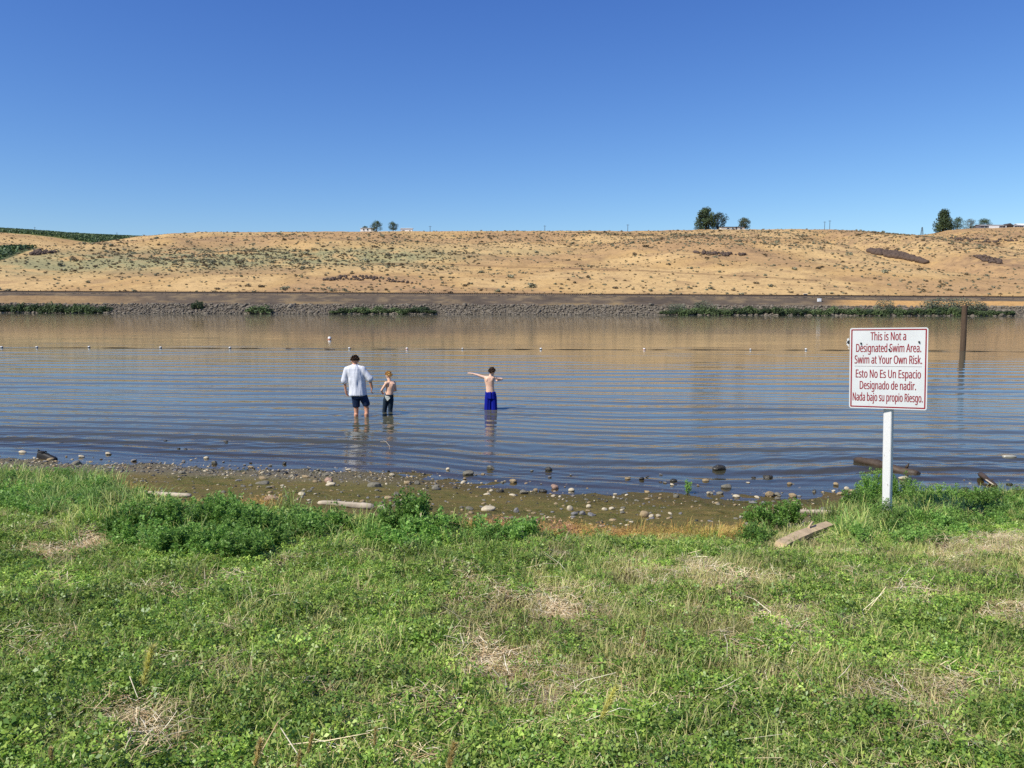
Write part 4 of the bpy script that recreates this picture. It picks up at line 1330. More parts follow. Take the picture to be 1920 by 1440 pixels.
hull("shirt", mb, .009, mat_shirt, man, 3, True, folds(.030, 1.25, 210, up=(2.2, 5.0)))
mb = MB()
mb.loft([(.02, 0, .98 + D, .17, .125), (.03, 0, .86 + D, .185, .135), (.035, 0, .78 + D, .185, .13)], 22)
mb.cap(m_(-.05, 0, .82), m_(-.045, .015, .62), .103, .084); mb.cap(m_(.125, 0, .82), m_(.195, .015, .655), .103, .085)
mb.tube([m_(-.045, .015, .66), m_(-.044, .018, .575)], [.085, .082], 16); mb.tube([m_(.19, .012, .69), m_(.203, .018, .61)], [.085, .083], 16)
hull("shorts", mb, .009, mat_navy, man, 2, True, folds(.010, 3.0, 220))

# --- the blond boy, turned to the left, hands before his waist
x, y, zb = bed(729, 773)
boy = empty("person", (x, y, zb)); D = -zb - .36
tag(boy, "blond shirtless person in long dark wet trousers standing beside the man in white", "person")
def b_(x, y, z): return V3(x, y, z + D)
mb = MB()
P, Rm = head(mb, b_(0.0, .03, 1.285), (-.60, .8, 0), .84, .45)
mb.cap(b_(.03, .01, 1.12), b_(.008, .02, 1.23), .05, .044)
mb.cap(b_(-.045, -.065, 1.10), b_(.13, .06, 1.10), .052, .052)
for z, cx_, rw_, ry_ in ((1.07, .045, .115, .075), (1.0, .045, .108, .075), (.9, .035, .095, .07), (.82, .02, .10, .075), (.74, -.005, .105, .08)): pass
mb.loft([(.045, 0, 1.13 + D, .07, .05), (.047, 0, 1.09 + D, .125, .075), (.045, 0, 1.0 + D, .11, .08), (.035, 0, .9 + D, .094, .072), (.02, 0, .82 + D, .098, .076), (.0, 0, .72 + D, .105, .08)])
for q in (-1, 1): mb.ell(b_(.045 + q * .05, -.055, 1.045), (.036, .022, .05), 10, 8)
mb.cap(b_(-.055, -.07, 1.09), b_(-.165, -.06, .925), .036, .029); mb.cap(b_(-.165, -.06, .925), b_(-.175, .07, .855), .029, .02)
mb.cap(b_(.14, .055, 1.09), b_(.165, .12, .91), .036, .029); mb.cap(b_(.165, .12, .91), b_(-.03, .22, .85), .029, .02)
hand(mb, b_(-.175, .07, .855), (-.1, .8, -.25), (.2, .1, .9), .78, .9)
hand(mb, b_(-.03, .22, .85), (-.9, .2, -.15), (0, .2, .9), .78, .9)
for (hx, kx, ax, ay) in ((-.06, -.115, -.125, .03), (.05, .035, .045, -.02)):
    mb.cap(b_(hx, 0, .70), b_(kx, .03, .40), .062, .042); mb.cap(b_(kx, .03, .40), b_(ax, ay, .07), .042, .027)
    mb.cap(b_(ax, ay - .02, .035), b_(ax - .06, ay + .09, .025), .028, .022)
hull("body", mb, .006, mat_skin_boy, boy, 3)
hair_tufts("hair", P, Rm, .84, mat_hair_y, boy, 6, 420, .03)
mb = MB()
mb.loft([(.015, 0, .815 + D, .108, .086), (.005, 0, .76 + D, .118, .094), (-.005, 0, .66 + D, .122, .092)], 20)
for (hx, kx, ax, ay) in ((-.065, -.115, -.122, .03), (.055, .04, .047, -.02)):
    mb.cap(b_(hx, 0, .69), b_(kx, .03, .40), .073, .054); mb.cap(b_(kx, .03, .40), b_(ax, ay, .12), .054, .05)
hull("trousers", mb, .008, mat_jean, boy, 2, True, folds(.007, 3.0, 230))
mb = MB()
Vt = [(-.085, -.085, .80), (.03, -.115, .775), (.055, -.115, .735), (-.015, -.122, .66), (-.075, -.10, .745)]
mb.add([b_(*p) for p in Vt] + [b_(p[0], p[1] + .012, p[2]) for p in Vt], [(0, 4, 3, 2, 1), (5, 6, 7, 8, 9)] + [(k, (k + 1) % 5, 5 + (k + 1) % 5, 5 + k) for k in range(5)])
mb.build("sunlit_waist_patch", mat_sunlit, boy)  # added pale patch, sunlight on the trousers put into shape and colour

# --- the boy in blue trunks
x, y, zb = bed(920, 767)
boy2 = empty("person", (x, y, zb)); D = -zb - .38
tag(boy2, "dark haired shirtless person in royal blue trunks with left arm stretched out in the water", "person")
def c_(x, y, z): return V3(x, y, z + D)
mb = MB()
P, Rm = head(mb, c_(.035, .025, 1.355), (.35, 1, 0), .86, .25)
mb.cap(c_(-.015, 0, 1.19), c_(.02, .012, 1.30), .05, .046)
mb.cap(c_(-.135, 0, 1.205), c_(.065, 0, 1.205), .050, .05)
mb.loft([(-.03, 0, 1.245 + D, .07, .05), (-.035, 0, 1.20 + D, .145, .075), (-.03, 0, 1.10 + D, .125, .082), (-.02, 0, .98 + D, .106, .076), (-.012, 0, .88 + D, .108, .08), (-.005, 0, .78 + D, .118, .085), (.0, 0, .7 + D, .115, .085)])
for q in (-1, 1): mb.ell(c_(-.032 + q * .058, -.058, 1.15), (.042, .024, .055), 10, 8)
mb.cap(c_(-.145, 0, 1.21), c_(-.34, .02, 1.272), .041, .031); mb.cap(c_(-.34, .02, 1.272), c_(-.475, .03, 1.308), .031, .021)
hand(mb, c_(-.475, .03, 1.308), (-1, .1, .2), (.1, .9, .2), .8, .2)
mb.cap(c_(.07, 0, 1.205), c_(.29, .045, 1.165), .041, .033); mb.cap(c_(.29, .045, 1.165), c_(.20, .21, 1.125), .032, .022)
hand(mb, c_(.20, .21, 1.125), (-.8, .55, -.1), (0, .2, 1), .8, .9)
for (hx, kx, ax) in ((-.06, -.075, -.08), (.065, .08, .085)):
    mb.cap(c_(hx, 0, .70), c_(kx, .02, .40), .064, .044); mb.cap(c_(kx, .02, .40), c_(ax, -.01, .07), .044, .028)
    mb.cap(c_(ax, -.03, .035), c_(ax, .09, .025), .028, .022)
hull("body", mb, .006, mat_skin_boy, boy2, 3)
hair_tufts("hair", P, Rm, .86, mat_hair_b, boy2, 8, 460, .032)
mb = MB()
mb.loft([(-.005, 0, .835 + D, .124, .092), (.0, 0, .79 + D, .134, .102), (.004, 0, .66 + D, .145, .11)], 22)
for (hx, kx) in ((-.066, -.072), (.074, .08)):
    mb.tube([c_(hx, 0, .72), c_(kx, .0, .36)], [.078, .088], 18)
hull("trunks", mb, .008, mat_blue, boy2, 2, True, folds(.022, 5.0, 240, up=(.5, 1.2)))

# ================================================================== ON THE WATER
mat_buoy = simple("white_float", (.75, .74, .70), .5, .4, .1, 4)
mat_buoyr = simple("faded_orange_float", lin('#c07a60'), .5, .4, .15, 4)
mat_rope = simple("wet_rope", lin('#2d2a24'), .8, .2, .3, 3)
BU = [(3, 652.5), (69, 652.5), (167, 652), (301, 653), (431, 653.5), (655, 654.5), (763, 655), (867, 655), (1014, 655.5), (1208, 656), (1407, 656.5), (1511, 656.5)]
ORD = ["first at the left picture edge", "second from the left edge", "third from the left edge", "fourth from the left edge", "last before the gap left of the man", "directly above the man's head",
       "first right of the man", "just left of the boy in blue trunks", "first right of the boy in blue trunks", "near the middle of the right half", "second to the left of the sign", "nearest the sign on its left"]
bpts = [at_z(px, row, 0.0) for px, row in BU]
prof = [(0.0, -.11), (.06, -.105), (.10, -.05), (.105, 0), (.10, .06), (.06, .105), (.03, .115), (.028, .15), (0, .152)]
def lathe(mb, prof, n=14, c=(0, 0, 0), s=1.0):
    V = []; F = []
    for (r, z) in prof:
        for k in range(n): V.append((c[0] + s * max(r, .001) * math.cos(6.2832 * k / n), c[1] + s * max(r, .001) * math.sin(6.2832 * k / n), c[2] + s * z))
    for i in range(len(prof) - 1):
        for k in range(n): F.append((i * n + k, i * n + (k + 1) % n, (i + 1) * n + (k + 1) % n, (i + 1) * n + k))
    mb.add(V, F)
for i, p in enumerate(bpts):
    e = empty("float", (p[0], p[1], .03)); tag(e, "small float on the swim rope, " + ORD[i], "buoy", "floats along the swim rope")
    s_ = .72 if i not in (7, 10) else .55
    mb = MB(); lathe(mb, prof[:6] + [(0, .11)], 14, (0, 0, 0), s_); mb.build("body", mat_buoy, e, True)
    mb = MB(); lathe(mb, [(.112, -.025), (.116, 0), (.112, .03)], 14, (0, 0, 0), s_); mb.build("band", mat_buoyr if i in (6, 9) else mat_rope, e, True)
line = [(-300, 652)] + BU + [(1600, 657), (1700, 657.5), (1920, 660), (2200, 663)]
lp = [at_z(px, row, 0.0) for px, row in line]
P_ = []
r_ = random.Random(9)
for a, b in zip(lp[:-1], lp[1:]):
    k = max(2, int(np.linalg.norm(b - a) / .35))
    for j in range(k):
        f = j / k; q = a + (b - a) * f
        P_.append((q[0], q[1] + r_.uniform(-.04, .04), -.001 + .022 * math.sin(q[0] * 1.9 + 1.3 * math.sin(q[0] * .7)) * math.sin(q[0] * .37 + 1)))
mb = MB(); mb.tube(P_, [.021] * len(P_), 6); tag(mb.build("swim_rope", mat_rope, None, True), "dark floating rope strung with floats across the river", "rope")
p = at_z(618, 636.5, 0); e = empty("mooring_buoy", (p[0], p[1], .02)); tag(e, "larger white buoy floating alone beyond the rope", "buoy")
mb = MB(); lathe(mb, [(0, -.2), (.12, -.18), (.17, -.02), (.17, .1), (.13, .22), (.05, .27)], 16, (0, 0, 0), .8); mb.build("body", mat_buoy, e, True)
mb = MB(); lathe(mb, [(.055, .265), (.05, .33), (0, .335)], 10, (0, 0, 0), .8); mb.build("cap", mat_bolt, e, True)
mb = MB(); lathe(mb, [(.172, -.03), (.177, .01), (.172, .06)], 16, (0, 0, 0), .8); mb.build("band", mat_buoyr, e, True)

mat_drift = simple("bleached_driftwood", lin('#b9ab95'), .9, .15, .2, 9, .02)
mat_driftp = simple("pinkish_driftwood", lin('#c9b08a'), .9, .15, .2, 9, .02)
mat_wetwood = simple("wet_dark_wood", lin('#4a3d30'), .55, .35, .35, 7, .03)
t = NT("old_pile")
o_ = t.obj(); n1 = t.noise(t.map(o_, (6, 6, .5)), 5, 5, .7); sp = t.new("ShaderNodeSeparateXYZ"); t.link(o_, sp.inputs[0])
col = t.ramp(n1, .3, .7, lin('#6b5846'), lin('#9c8a74'))
col = t.mix(t.ramp(t.math('ADD', sp.outputs[2], t.math('MULTIPLY', n1, 1.2)), 1.6, 2.2), t.mix(1.0, col, (.42, .38, .36), 'MULTIPLY'), col)
mat_pile = t.fin(col, .9, .2, t.bump(n1, .8, .03))
p = at_z(1805, 657.5, 0.0)
Hp = at_y(1806, 572.5, p[1])[2]
mb = MB(); rp_ = 4.9 * p[1] / FPX
zz = [-2.5, 0, .5, 1.2, 1.8, 2.3, Hp - .06, Hp]
mb.tube([(.012 * math.sin(z * 2), .01 * z, z) for z in zz], [rp_ * k for k in (1.05, 1.05, 1.03, 1.0, .98, .98, .97, .88)], 16)
o = mb.build("wooden_pile", mat_pile, None, False); o.location = (p[0], p[1], 0)
tag(o, "weathered round wooden pile standing in the river right of the sign", "pile")

def log(name, a, b, r0, r1, mat, label, cat, rough=.18, n=14, seg=16, bend=.04, lift=.4, seed=1, knots=3):
    r = np.random.default_rng(seed)
    a = np.array(a, float); b = np.array(b, float)
    L_ = np.linalg.norm(b - a)
    d = (b - a) / L_; s_ = np.cross(d, [0, 0, 1.]); s_ /= np.linalg.norm(s_); u_ = np.cross(s_, d)
    V = []; F = []
    for i in range(seg + 1):
        f = i / seg; rad = r0 + (r1 - r0) * f
        c = (a + b) / 2 * 0 + (f - .5) * L_ * d + s_ * bend * L_ * math.sin(f * 3.1) * .5 + u_ * bend * L_ * .3 * math.sin(f * 5)
        e = .72 if i in (0, seg) else 1.0
        for k in range(n):
            an = 2 * math.pi * k / n
            q = rad * e * (1 + rough * (2 * float(fbm(k * .55 if k < n / 2 else (n - k) * .55, f * 5, seed + 3)) - 1) + .08 * math.cos(3 * an + seed))
            V.append(c + s_ * q * math.cos(an) + u_ * q * math.sin(an) + d * (rough * rad * 1.2 * (r.random() - .5) if i in (0, seg) else 0))
    for i in range(seg):
        for k in range(n): F.append((i * n + k, i * n + (k + 1) % n, (i + 1) * n + (k + 1) % n, (i + 1) * n + k))
    F.append(tuple(range(n))[::-1]); F.append(tuple(seg * n + k for k in range(n)))
    mb = MB(); mb.add(V, F)
    for k in range(knots):
        f = r.uniform(.2, .85); rad = r0 + (r1 - r0) * f; an = r.uniform(.3, 2.6)
        c = (f - .5) * L_ * d; o_ = s_ * math.cos(an) + u_ * math.sin(an)
        mb.tube([c + o_ * rad * .6, c + o_ * rad * 1.25 + d * rad * .3, c + o_ * rad * 1.7 + d * rad * .5], [rad * .32, rad * .25, rad * .12], 7)
    o = mb.build(name, mat, None, True)
    o.location = (a + b) / 2
    return tag(o, label, cat)
pa, pb = at_z(1603, 866, .0), at_z(1722, 889, .0)
log("driftwood_log", pa + np.array([0, 0, .03]), pb + np.array([0, 0, .0]), .075, .085, mat_wetwood, "dark waterlogged log lying in the shallows behind the sign post", "log", .3, 14, 18, .06, seed=4)
pa, pb = at_z(1836, 893, .02), at_z(1868, 913, .0)
log("driftwood_stick", pa + np.array([0, 0, .04]), pb + np.array([0, 0, .02]), .045, .03, mat_wetwood, "short dark broken stick at the waterline at the right edge", "driftwood", .3, 10, 10, .03, seed=5)
log("driftwood_stick", at_z(1848, 899, .09), at_z(1863, 909, .06), .012, .010, mat_drift, "pale peeled strip on the short dark stick at the right edge", "driftwood", .1, 8, 6, .0, seed=6, knots=0)
pa, pb = at_ground(247, 936), at_ground(358, 938)
log("driftwood_log", pa + np.array([0, 0, .05]), pb + np.array([0, 0, .05]), .026, .022, mat_drift, "bleached driftwood pole half hidden by weeds at the left of the beach", "driftwood", .25, 10, 14, .03, seed=7)
pa, pb = at_ground(597, 949), at_ground(702, 957)
log("driftwood_log", pa + np.array([0, 0, .035]), pb + np.array([0, 0, .04]), .022, .032, mat_drift, "long bleached driftwood log at the edge of the grass left of centre", "driftwood", .3, 12, 14, .03, seed=8)
pa, pb = at_ground(708, 955), at_ground(729, 957)
log("driftwood_stick", pa + np.array([0, 0, .03]), pb + np.array([0, 0, .012]), .024, .016, mat_drift, "short bleached piece lying right of the long driftwood log", "driftwood", .3, 10, 6, .02, seed=9)
pa, pb = at_ground(1452, 967), at_ground(1590, 968)
log("driftwood_log", pa + np.array([0, 0, .05]), pb + np.array([0, 0, .05]), .026, .034, mat_drift, "white driftwood log behind the weeds left of the sign post", "driftwood", .3, 12, 12, .02, seed=10)
# beam of pale weathered timber in the grass
pa, pb = at_ground(1462, 1036), at_ground(1556, 1000)
pa[2] += .06; pb[2] += .10
d_ = Vector(pb - pa); Lb = d_.length
o = empty("timber_beam", (pa + pb) / 2); tag(o, "pale weathered timber beam lying slanted in the grass left of the sign", "beam")
mb = MB(); r_ = random.Random(4); V = []; F = []
for i in range(13):
    f = i / 12
    for (yy_, zz_) in ((-.045, -.022), (.045, -.022), (.045, .022), (-.045, .022)):
        k = 1 + .10 * r_.uniform(-1, 1)
        V.append(((f - .5) * Lb + (r_.uniform(-.03, .03) if i in (0, 12) else 0), yy_ * k, zz_ * k + .01 * math.sin(f * 4)))
for i in range(12):
    for k in range(4): F.append((i * 4 + k, i * 4 + (k + 1) % 4, i * 4 + 4 + (k + 1) % 4, i * 4 + 4 + k))
F.append((3, 2, 1, 0)); F.append((48, 49, 50, 51))
mb.add(V, F); bo = mb.build("plank", mat_driftp, o)
mb = MB()
for (fx_, fy_, rr) in ((-.40, -.02, .007), (-.12, .015, .008)): mb.tube([(fx_ * Lb, fy_, .012), (fx_ * Lb, fy_, .030)], rr, 8)
mb.build("bolt_holes", mat_black, o)
mb = MB(); mb.tube([(.05 * Lb, .03, .03), (.15 * Lb, .05, .06), (.22 * Lb, .06, .05)], [.012, .010, .004], 7); mb.build("splinter", mat_driftp, o)
o.rotation_euler = (.25, -math.asin(d_.z / Lb), math.atan2(d_.y, d_.x))
# floating scraps
p = at_z(1893, 858, 0)
mb = MB(); lathe(mb, [(0, -.12), (.033, -.118), (.036, -.05), (.036, .04), (.018, .085), (.014, .11), (0, .112)], 12)
o = mb.build("plastic_bottle", simple("clear_plastic_bottle", lin('#9c9a8c'), .25, .5, .2, 9), None, True); o.location = (p[0], p[1], .015); o.rotation_euler = (0, R(86), R(-12))
tag(o, "pale empty bottle floating near the right picture edge", "bottle")
for k, (a_, b_, lab) in enumerate((((536, 653.5), (552, 654), "dark twig caught on the rope left of the man"), ((608, 654), (628, 655), "dark branch caught on the rope just left of the man"))):
    pa, pb = at_z(*a_, .02), at_z(*b_, .02)
    log("floating_branch", pa, pb, .04, .02, mat_wetwood, lab, "branch", .3, 8, 8, .05, seed=20 + k)
pa = [at_z(*q, .012) for q in ((713, 828), (724, 828), (731, 837), (730, 843))]
mb = MB(); mb.tube([q - pa[0] for q in pa], [.003, .004, .004, .002], 6)
mb.tube([pa[1] - pa[0], at_z(716, 824, .03) - pa[0]], [.003, .0015], 5)
o = mb.build("floating_twig", mat_drift, None, True); o.location = pa[0]
tag(o, "thin pale forked twig floating in front of the blond boy", "twig")

# ---- the shoe at the water's edge
p = at_shore(88, 861.5)
shoe = empty("shoe", (p[0], p[1], max(p[2], .0) + .005)); shoe.rotation_euler = (0, R(6), R(-8))
tag(shoe, "worn black lace-up shoe left at the water's edge at far left", "shoe")
mat_shoe = simple("black_leather", lin('#262422'), .6, .35, .3, 25, .004)
mat_sole = simple("shoe_sole", lin('#3a3531'), .8, .2, .2, 20)
S_ = 1.22
def shoe_sec(x, w_, z0, z1, n=14):
    out = []
    for k in range(n):
        an = math.pi * k / (n - 1)
        out.append((x * S_, w_ * math.cos(an) * S_, (z0 + (z1 - z0) * max(0.0, math.sin(an)) ** .8) * S_))
    return out
mb = MB(); secs = [(-.145, .022, .02, .075), (-.135, .034, .02, .10), (-.10, .038, .02, .112), (-.06, .038, .02, .10), (-.02, .038, .02, .088), (.03, .041, .02, .075), (.08, .045, .02, .062), (.12, .040, .02, .052), (.148, .026, .02, .04), (.158, .008, .022, .028)]
V = []; F = []
for q in secs: V += shoe_sec(*q)
for i in range(len(secs) - 1):
    for k in range(13): F.append((i * 14 + k, (i + 1) * 14 + k, (i + 1) * 14 + k + 1, i * 14 + k + 1))
F.append(tuple(range(14)))
mb.add(V, F); mb.build("upper", mat_shoe, shoe, True)
mb = MB(); V = []; out = []
for k in range(24):
    an = 2 * math.pi * k / 24; x_ = .16 * math.cos(an); w_ = (.046 if x_ > .02 else .040) * (abs(math.sin(an)) ** .7) * (1 if math.sin(an) > 0 else -1)
    out.append((x_ * S_, w_ * S_))
V = [(a, b, 0) for a, b in out] + [(a, b, .026 * S_) for a, b in out]
mb.add(V, [tuple(range(24))[::-1], tuple(24 + k for k in range(24))] + [(k, (k + 1) % 24, 24 + (k + 1) % 24, 24 + k) for k in range(24)]); mb.build("sole", mat_sole, shoe)
mb = MB(); mb.tube([(-.13 * S_, .02 * S_, .10 * S_), (-.145 * S_, 0, .115 * S_), (-.13 * S_, -.022 * S_, .10 * S_), (-.07 * S_, -.034 * S_, .095 * S_), (-.03 * S_, -.022 * S_, .10 * S_), (-.025 * S_, 0, .112 * S_), (-.03 * S_, .022 * S_, .10 * S_), (-.07 * S_, .034 * S_, .095 * S_), (-.13 * S_, .02 * S_, .10 * S_)], .008 * S_, 7); mb.build("collar", mat_shoe, shoe, True)
mb = MB(); mb.ell((-.075 * S_, 0, .105 * S_), (.045 * S_, .022 * S_, .004 * S_), 12, 6); mb.build("opening", mat_black, shoe, True)
for k in range(4):
    mb = MB(); x_ = (-.015 + .022 * k) * S_; z_ = (.091 - .008 * k) * S_
    mb.tube([(x_, -.024 * S_, z_ - .012), (x_ + .006, 0, z_ + .006), (x_, .024 * S_, z_ - .012)], .0035 * S_, 6); mb.build("lace", mat_black, shoe, True)

# ================================================================== STONES ON THE BEACH
ST = [(42, 847, 14, 5, 'pale'), (153, 855, 13, 6, 'pale'), (203, 850, 12, 6, 'pale'), (143, 868, 17, 9, 'grey'), (387, 858, 10, 5, 'pale'), (403, 867, 12, 8, 'grey'), (533, 868, 9, 6, 'dark'),
 (341, 886, 14, 6, 'grey'), (62, 893, 13, 5, 'pale'), (152, 903, 12, 6, 'dark'), (265, 902, 6, 4, 'pale'), (493, 896, 18, 7, 'tan'), (492, 905, 26, 9, 'grey'), (455, 911, 12, 5, 'grey'),
 (470, 910, 9, 5, 'grey'), (573, 893, 18, 6, 'tan'), (612, 889, 16, 7, 'grey'), (617, 900, 20, 13, 'pink'), (621, 908, 20, 10, 'pale'), (510, 934, 28, 16, 'pink'), (507, 923, 12, 6, 'tan'),
 (312, 948, 17, 8, 'tan'), (160, 925, 20, 8, 'tan'), (237, 920, 12, 5, 'pale'), (423, 828, 10, 5, 'dark'), (310, 826, 8, 3, 'dark'), (335, 841, 7, 5, 'dark'), (348, 842, 7, 5, 'dark'),
 (115, 830, 8, 4, 'dark'), (653, 880, 12, 5, 'pale'), (735, 890, 12, 7, 'pale'), (702, 909, 28, 12, 'grey'), (765, 905, 16, 9, 'tan'), (781, 905, 12, 10, 'grey'), (818, 912, 16, 10, 'grey'),
 (853, 914, 9, 6, 'dark'), (727, 933, 18, 7, 'tan'), (742, 926, 13, 10, 'grey'), (748, 939, 13, 6, 'pale'), (782, 942, 18, 14, 'dark'), (878, 886, 22, 11, 'grey'), (921, 876, 17, 9, 'grey'),
 (840, 879, 8, 6, 'pale'), (962, 901, 16, 8, 'tan'), (1040, 912, 16, 10, 'pink'), (1028, 879, 15, 10, 'dark'), (938, 920, 16, 9, 'dark'), (982, 923, 18, 9, 'grey'), (962, 928, 14, 5, 'pale'),
 (1017, 919, 18, 7, 'dark'), (1004, 918, 10, 6, 'tan'), (913, 926, 13, 4, 'pale'), (1071, 918, 12, 7, 'pale'), (1068, 952, 14, 14, 'pale'), (1104, 949, 10, 9, 'pale'), (915, 953, 28, 12, 'pale'),
 (968, 957, 10, 12, 'slate'), (1133, 954, 13, 8, 'pale'), (1147, 953, 11, 7, 'pale'), (1166, 956, 8, 5, 'pale'), (1208, 964, 22, 16, 'tan'), (1222, 967, 13, 9, 'pale'), (1234, 967, 11, 8, 'pale'),
 (1077, 963, 14, 8, 'slate'), (1092, 962, 12, 10, 'slate'), (980, 973, 6, 6, 'pale'), (1177, 897, 12, 5, 'tan'), (1203, 897, 11, 7, 'dark'), (1263, 900, 15, 8, 'dark'), (1153, 926, 9, 4, 'pale'),
 (1175, 928, 7, 4, 'pale'), (1268, 930, 12, 9, 'grey'), (880, 953, 16, 9, 'grey'), (1350, 877, 30, 15, 'dark'), (1440, 893, 20, 9, 'dark'), (1413, 895, 9, 4, 'dark'), (1362, 911, 22, 10, 'grey'),
 (1480, 906, 10, 6, 'tan'), (1328, 924, 8, 6, 'pale'), (1350, 924, 14, 5, 'grey'), (1380, 930, 14, 6, 'pale'), (1442, 925, 20, 12, 'tan'), (1457, 926, 14, 8, 'grey'), (1486, 928, 17, 9, 'tan'),
 (1458, 934, 12, 7, 'grey'), (1432, 943, 11, 9, 'slate'), (1412, 942, 18, 5, 'slate'), (1527, 920, 7, 6, 'dark'), (1567, 907, 11, 7, 'tan'), (1587, 915, 11, 9, 'pale'), (1563, 920, 8, 4, 'pale'),
 (1578, 925, 18, 8, 'tan'), (1598, 920, 16, 7, 'tan'), (1573, 969, 16, 9, 'pale'), (1323, 900, 14, 6, 'tan'), (1893, 907, 12, 5, 'dark'), (1807, 916, 18, 9, 'dark')]
stm = {k: [rock_mesh("stone", 700 + 10 * i + j, mt, 3, .62, .45, (.0 if j < 1 else .95) if k in ('pale', 'slate') else .98 if j else .6, k == 'pale') for j in range(4)] for i, (k, mt) in enumerate(SM.items())}
ANCH = [(0, 130, "near the black shoe"), (130, 260, "right of the black shoe"), (260, 440, "left of centre"), (440, 560, "between shoe and man"), (560, 690, "below the man"), (690, 800, "below the blond boy"),
        (800, 900, "below left of blue trunks"), (900, 1000, "below the blue trunks"), (1000, 1120, "right of blue trunks"), (1120, 1250, "by the reddish weeds"), (1250, 1390, "right of the reddish weeds"),
        (1390, 1500, "far left of the sign"), (1500, 1660, "just left of the sign"), (1660, 1925, "right of the sign")]
TN = {'pale': 'pale cream', 'tan': 'tan', 'pink': 'pinkish tan', 'grey': 'grey', 'dark': 'dark wet', 'slate': 'bluish grey'}
items = []
for (px, row, wd, hh_, tn) in ST:
    p = at_shore(px, row + hh_ * .35)
    where = "in the shallows" if float(zn(p[0], p[1])) < 0 else "on the mud" if p[1] > float(yedge(p[0])) + .9 else "up the beach"
    an = next(a[2] for a in ANCH if a[0] <= px < a[1])
    size = "large" if wd >= 20 else "small" if wd < 11 else "medium"
    items.append([px, row, wd, hh_, tn, p, "%s %s stone %s %s" % (size, TN[tn], where, an)])
from collections import defaultdict
gr = defaultdict(list)
for it in items: gr[it[6]].append(it)
OW = {1: ["only"], 2: ["left one of two", "right one of two"], 3: ["leftmost of three", "middle of three", "rightmost of three"], 4: ["leftmost of four", "second of four", "third of four", "rightmost of four"]}
for k, v in gr.items():
    v.sort(key=lambda q: q[0])
    if len(v) > 1:
        for q, wq in zip(v, OW.get(len(v), ["number %d from left" % (i + 1) for i in range(len(v))])): q[6] = k + ", " + wq
taken = []
for i, (px, row, wd, hh_, tn, p, lab) in enumerate(items):
    o = link("stone", stm[tn][i % 4])
    zc = float((np.array(p) - CAM) @ fw)
    sx_ = wd * zc / FPX / 2 * 1.0; szz = hh_ * zc / FPX / 2 * 1.08
    o.scale = (sx_, sx_ * random.uniform(.75, 1.0), max(szz / .62, sx_ * .5))
    o.location = (p[0], p[1], max(p[2], -.03) + szz * .42)
    o.rotation_euler = (random.uniform(-.15, .15), random.uniform(-.15, .15), random.choice((0, math.pi)) + random.uniform(-.35, .35))
    tag(o, lab, "stone")
# many more small stones and pebbles of the strand line
tones = list(SM.keys())
cnt = 0
rr_ = random.Random(12)
while cnt < 190:
    if cnt < 80: px = rr_.uniform(0, 520); row = rr_.gauss(868 + px * .02, 9)
    elif cnt < 130: px = rr_.uniform(480, 1250); row = rr_.uniform(880, 950)
    elif cnt < 165: px = rr_.uniform(860, 1260); row = rr_.gauss(966, 9)
    else: px = rr_.uniform(1000, 1900); row = rr_.uniform(895, 945)
    p = at_shore(px, row)
    if p[1] < float(yedge(p[0])) + .15: continue
    tn = rr_.choice(['pale', 'tan', 'grey', 'grey', 'tan', 'slate', 'dark'])
    o = link("pebble", stm[tn][rr_.randrange(4)])
    s_ = rr_.lognormvariate(math.log(.026), .35)
    o.scale = (s_ * rr_.uniform(.9, 1.4), s_, s_ * rr_.uniform(.5, .9)); o.rotation_euler = (rr_.uniform(-.2, .2), rr_.uniform(-.2, .2), rr_.uniform(0, 6.28))
    o.location = (p[0], p[1], max(p[2], -.01) + s_ * .18)
    tag(o, "small pebble scattered along the strand line among larger stones", "pebble", "small pebbles along the strand line")
    cnt += 1
n = 34000
gx_ = rng.uniform(-14, 12, n); gs = rng.uniform(-4.6, .9, n); gy = ysh(gx_) + gs
e_ = yedge(gx_)
dn = .10 + .95 * np.exp(-((gs + .3) / .55) ** 2) * (sstep(0, -3, gx_) * .9 + .12) + .9 * np.exp(-((gy - e_ - .45) / .4) ** 2) * sstep(-1.3, -.3, gx_) * sstep(4.6, 3.8, gx_) + .25 * np.exp(-((gy - e_ - .3) / .3) ** 2)
k_ = (rng.random(n) < dn * (.3 + 1.2 * fbm(gx_ * 1.5, gy * 1.5, 95))) & (gy > e_ + .0)
gx_, gy = gx_[k_], gy[k_]; n = len(gx_)
gsc = rng.lognormal(math.log(.0125), .45, n)
gz_ = zn(gx_, gy)
gp = [proto("gravel_%d" % i, rock_mesh("gravel_%d" % i, 800 + i, SM[tq], 2, .6, .4, .5, True)) for i, tq in enumerate(['grey', 'tan', 'pale', 'slate', 'grey', 'dark'])]
scatter("gravel", np.stack([gx_, gy, gz_ + gsc * .15], 1), np.stack([rng.uniform(-.3, .3, n), rng.uniform(-.3, .3, n), rng.uniform(0, 6.28, n)], 1), np.stack([gsc * 1.3, gsc, gsc], 1), rng.integers(0, 6, n), gp, "loose gravel strewn along the waterline and upper beach")

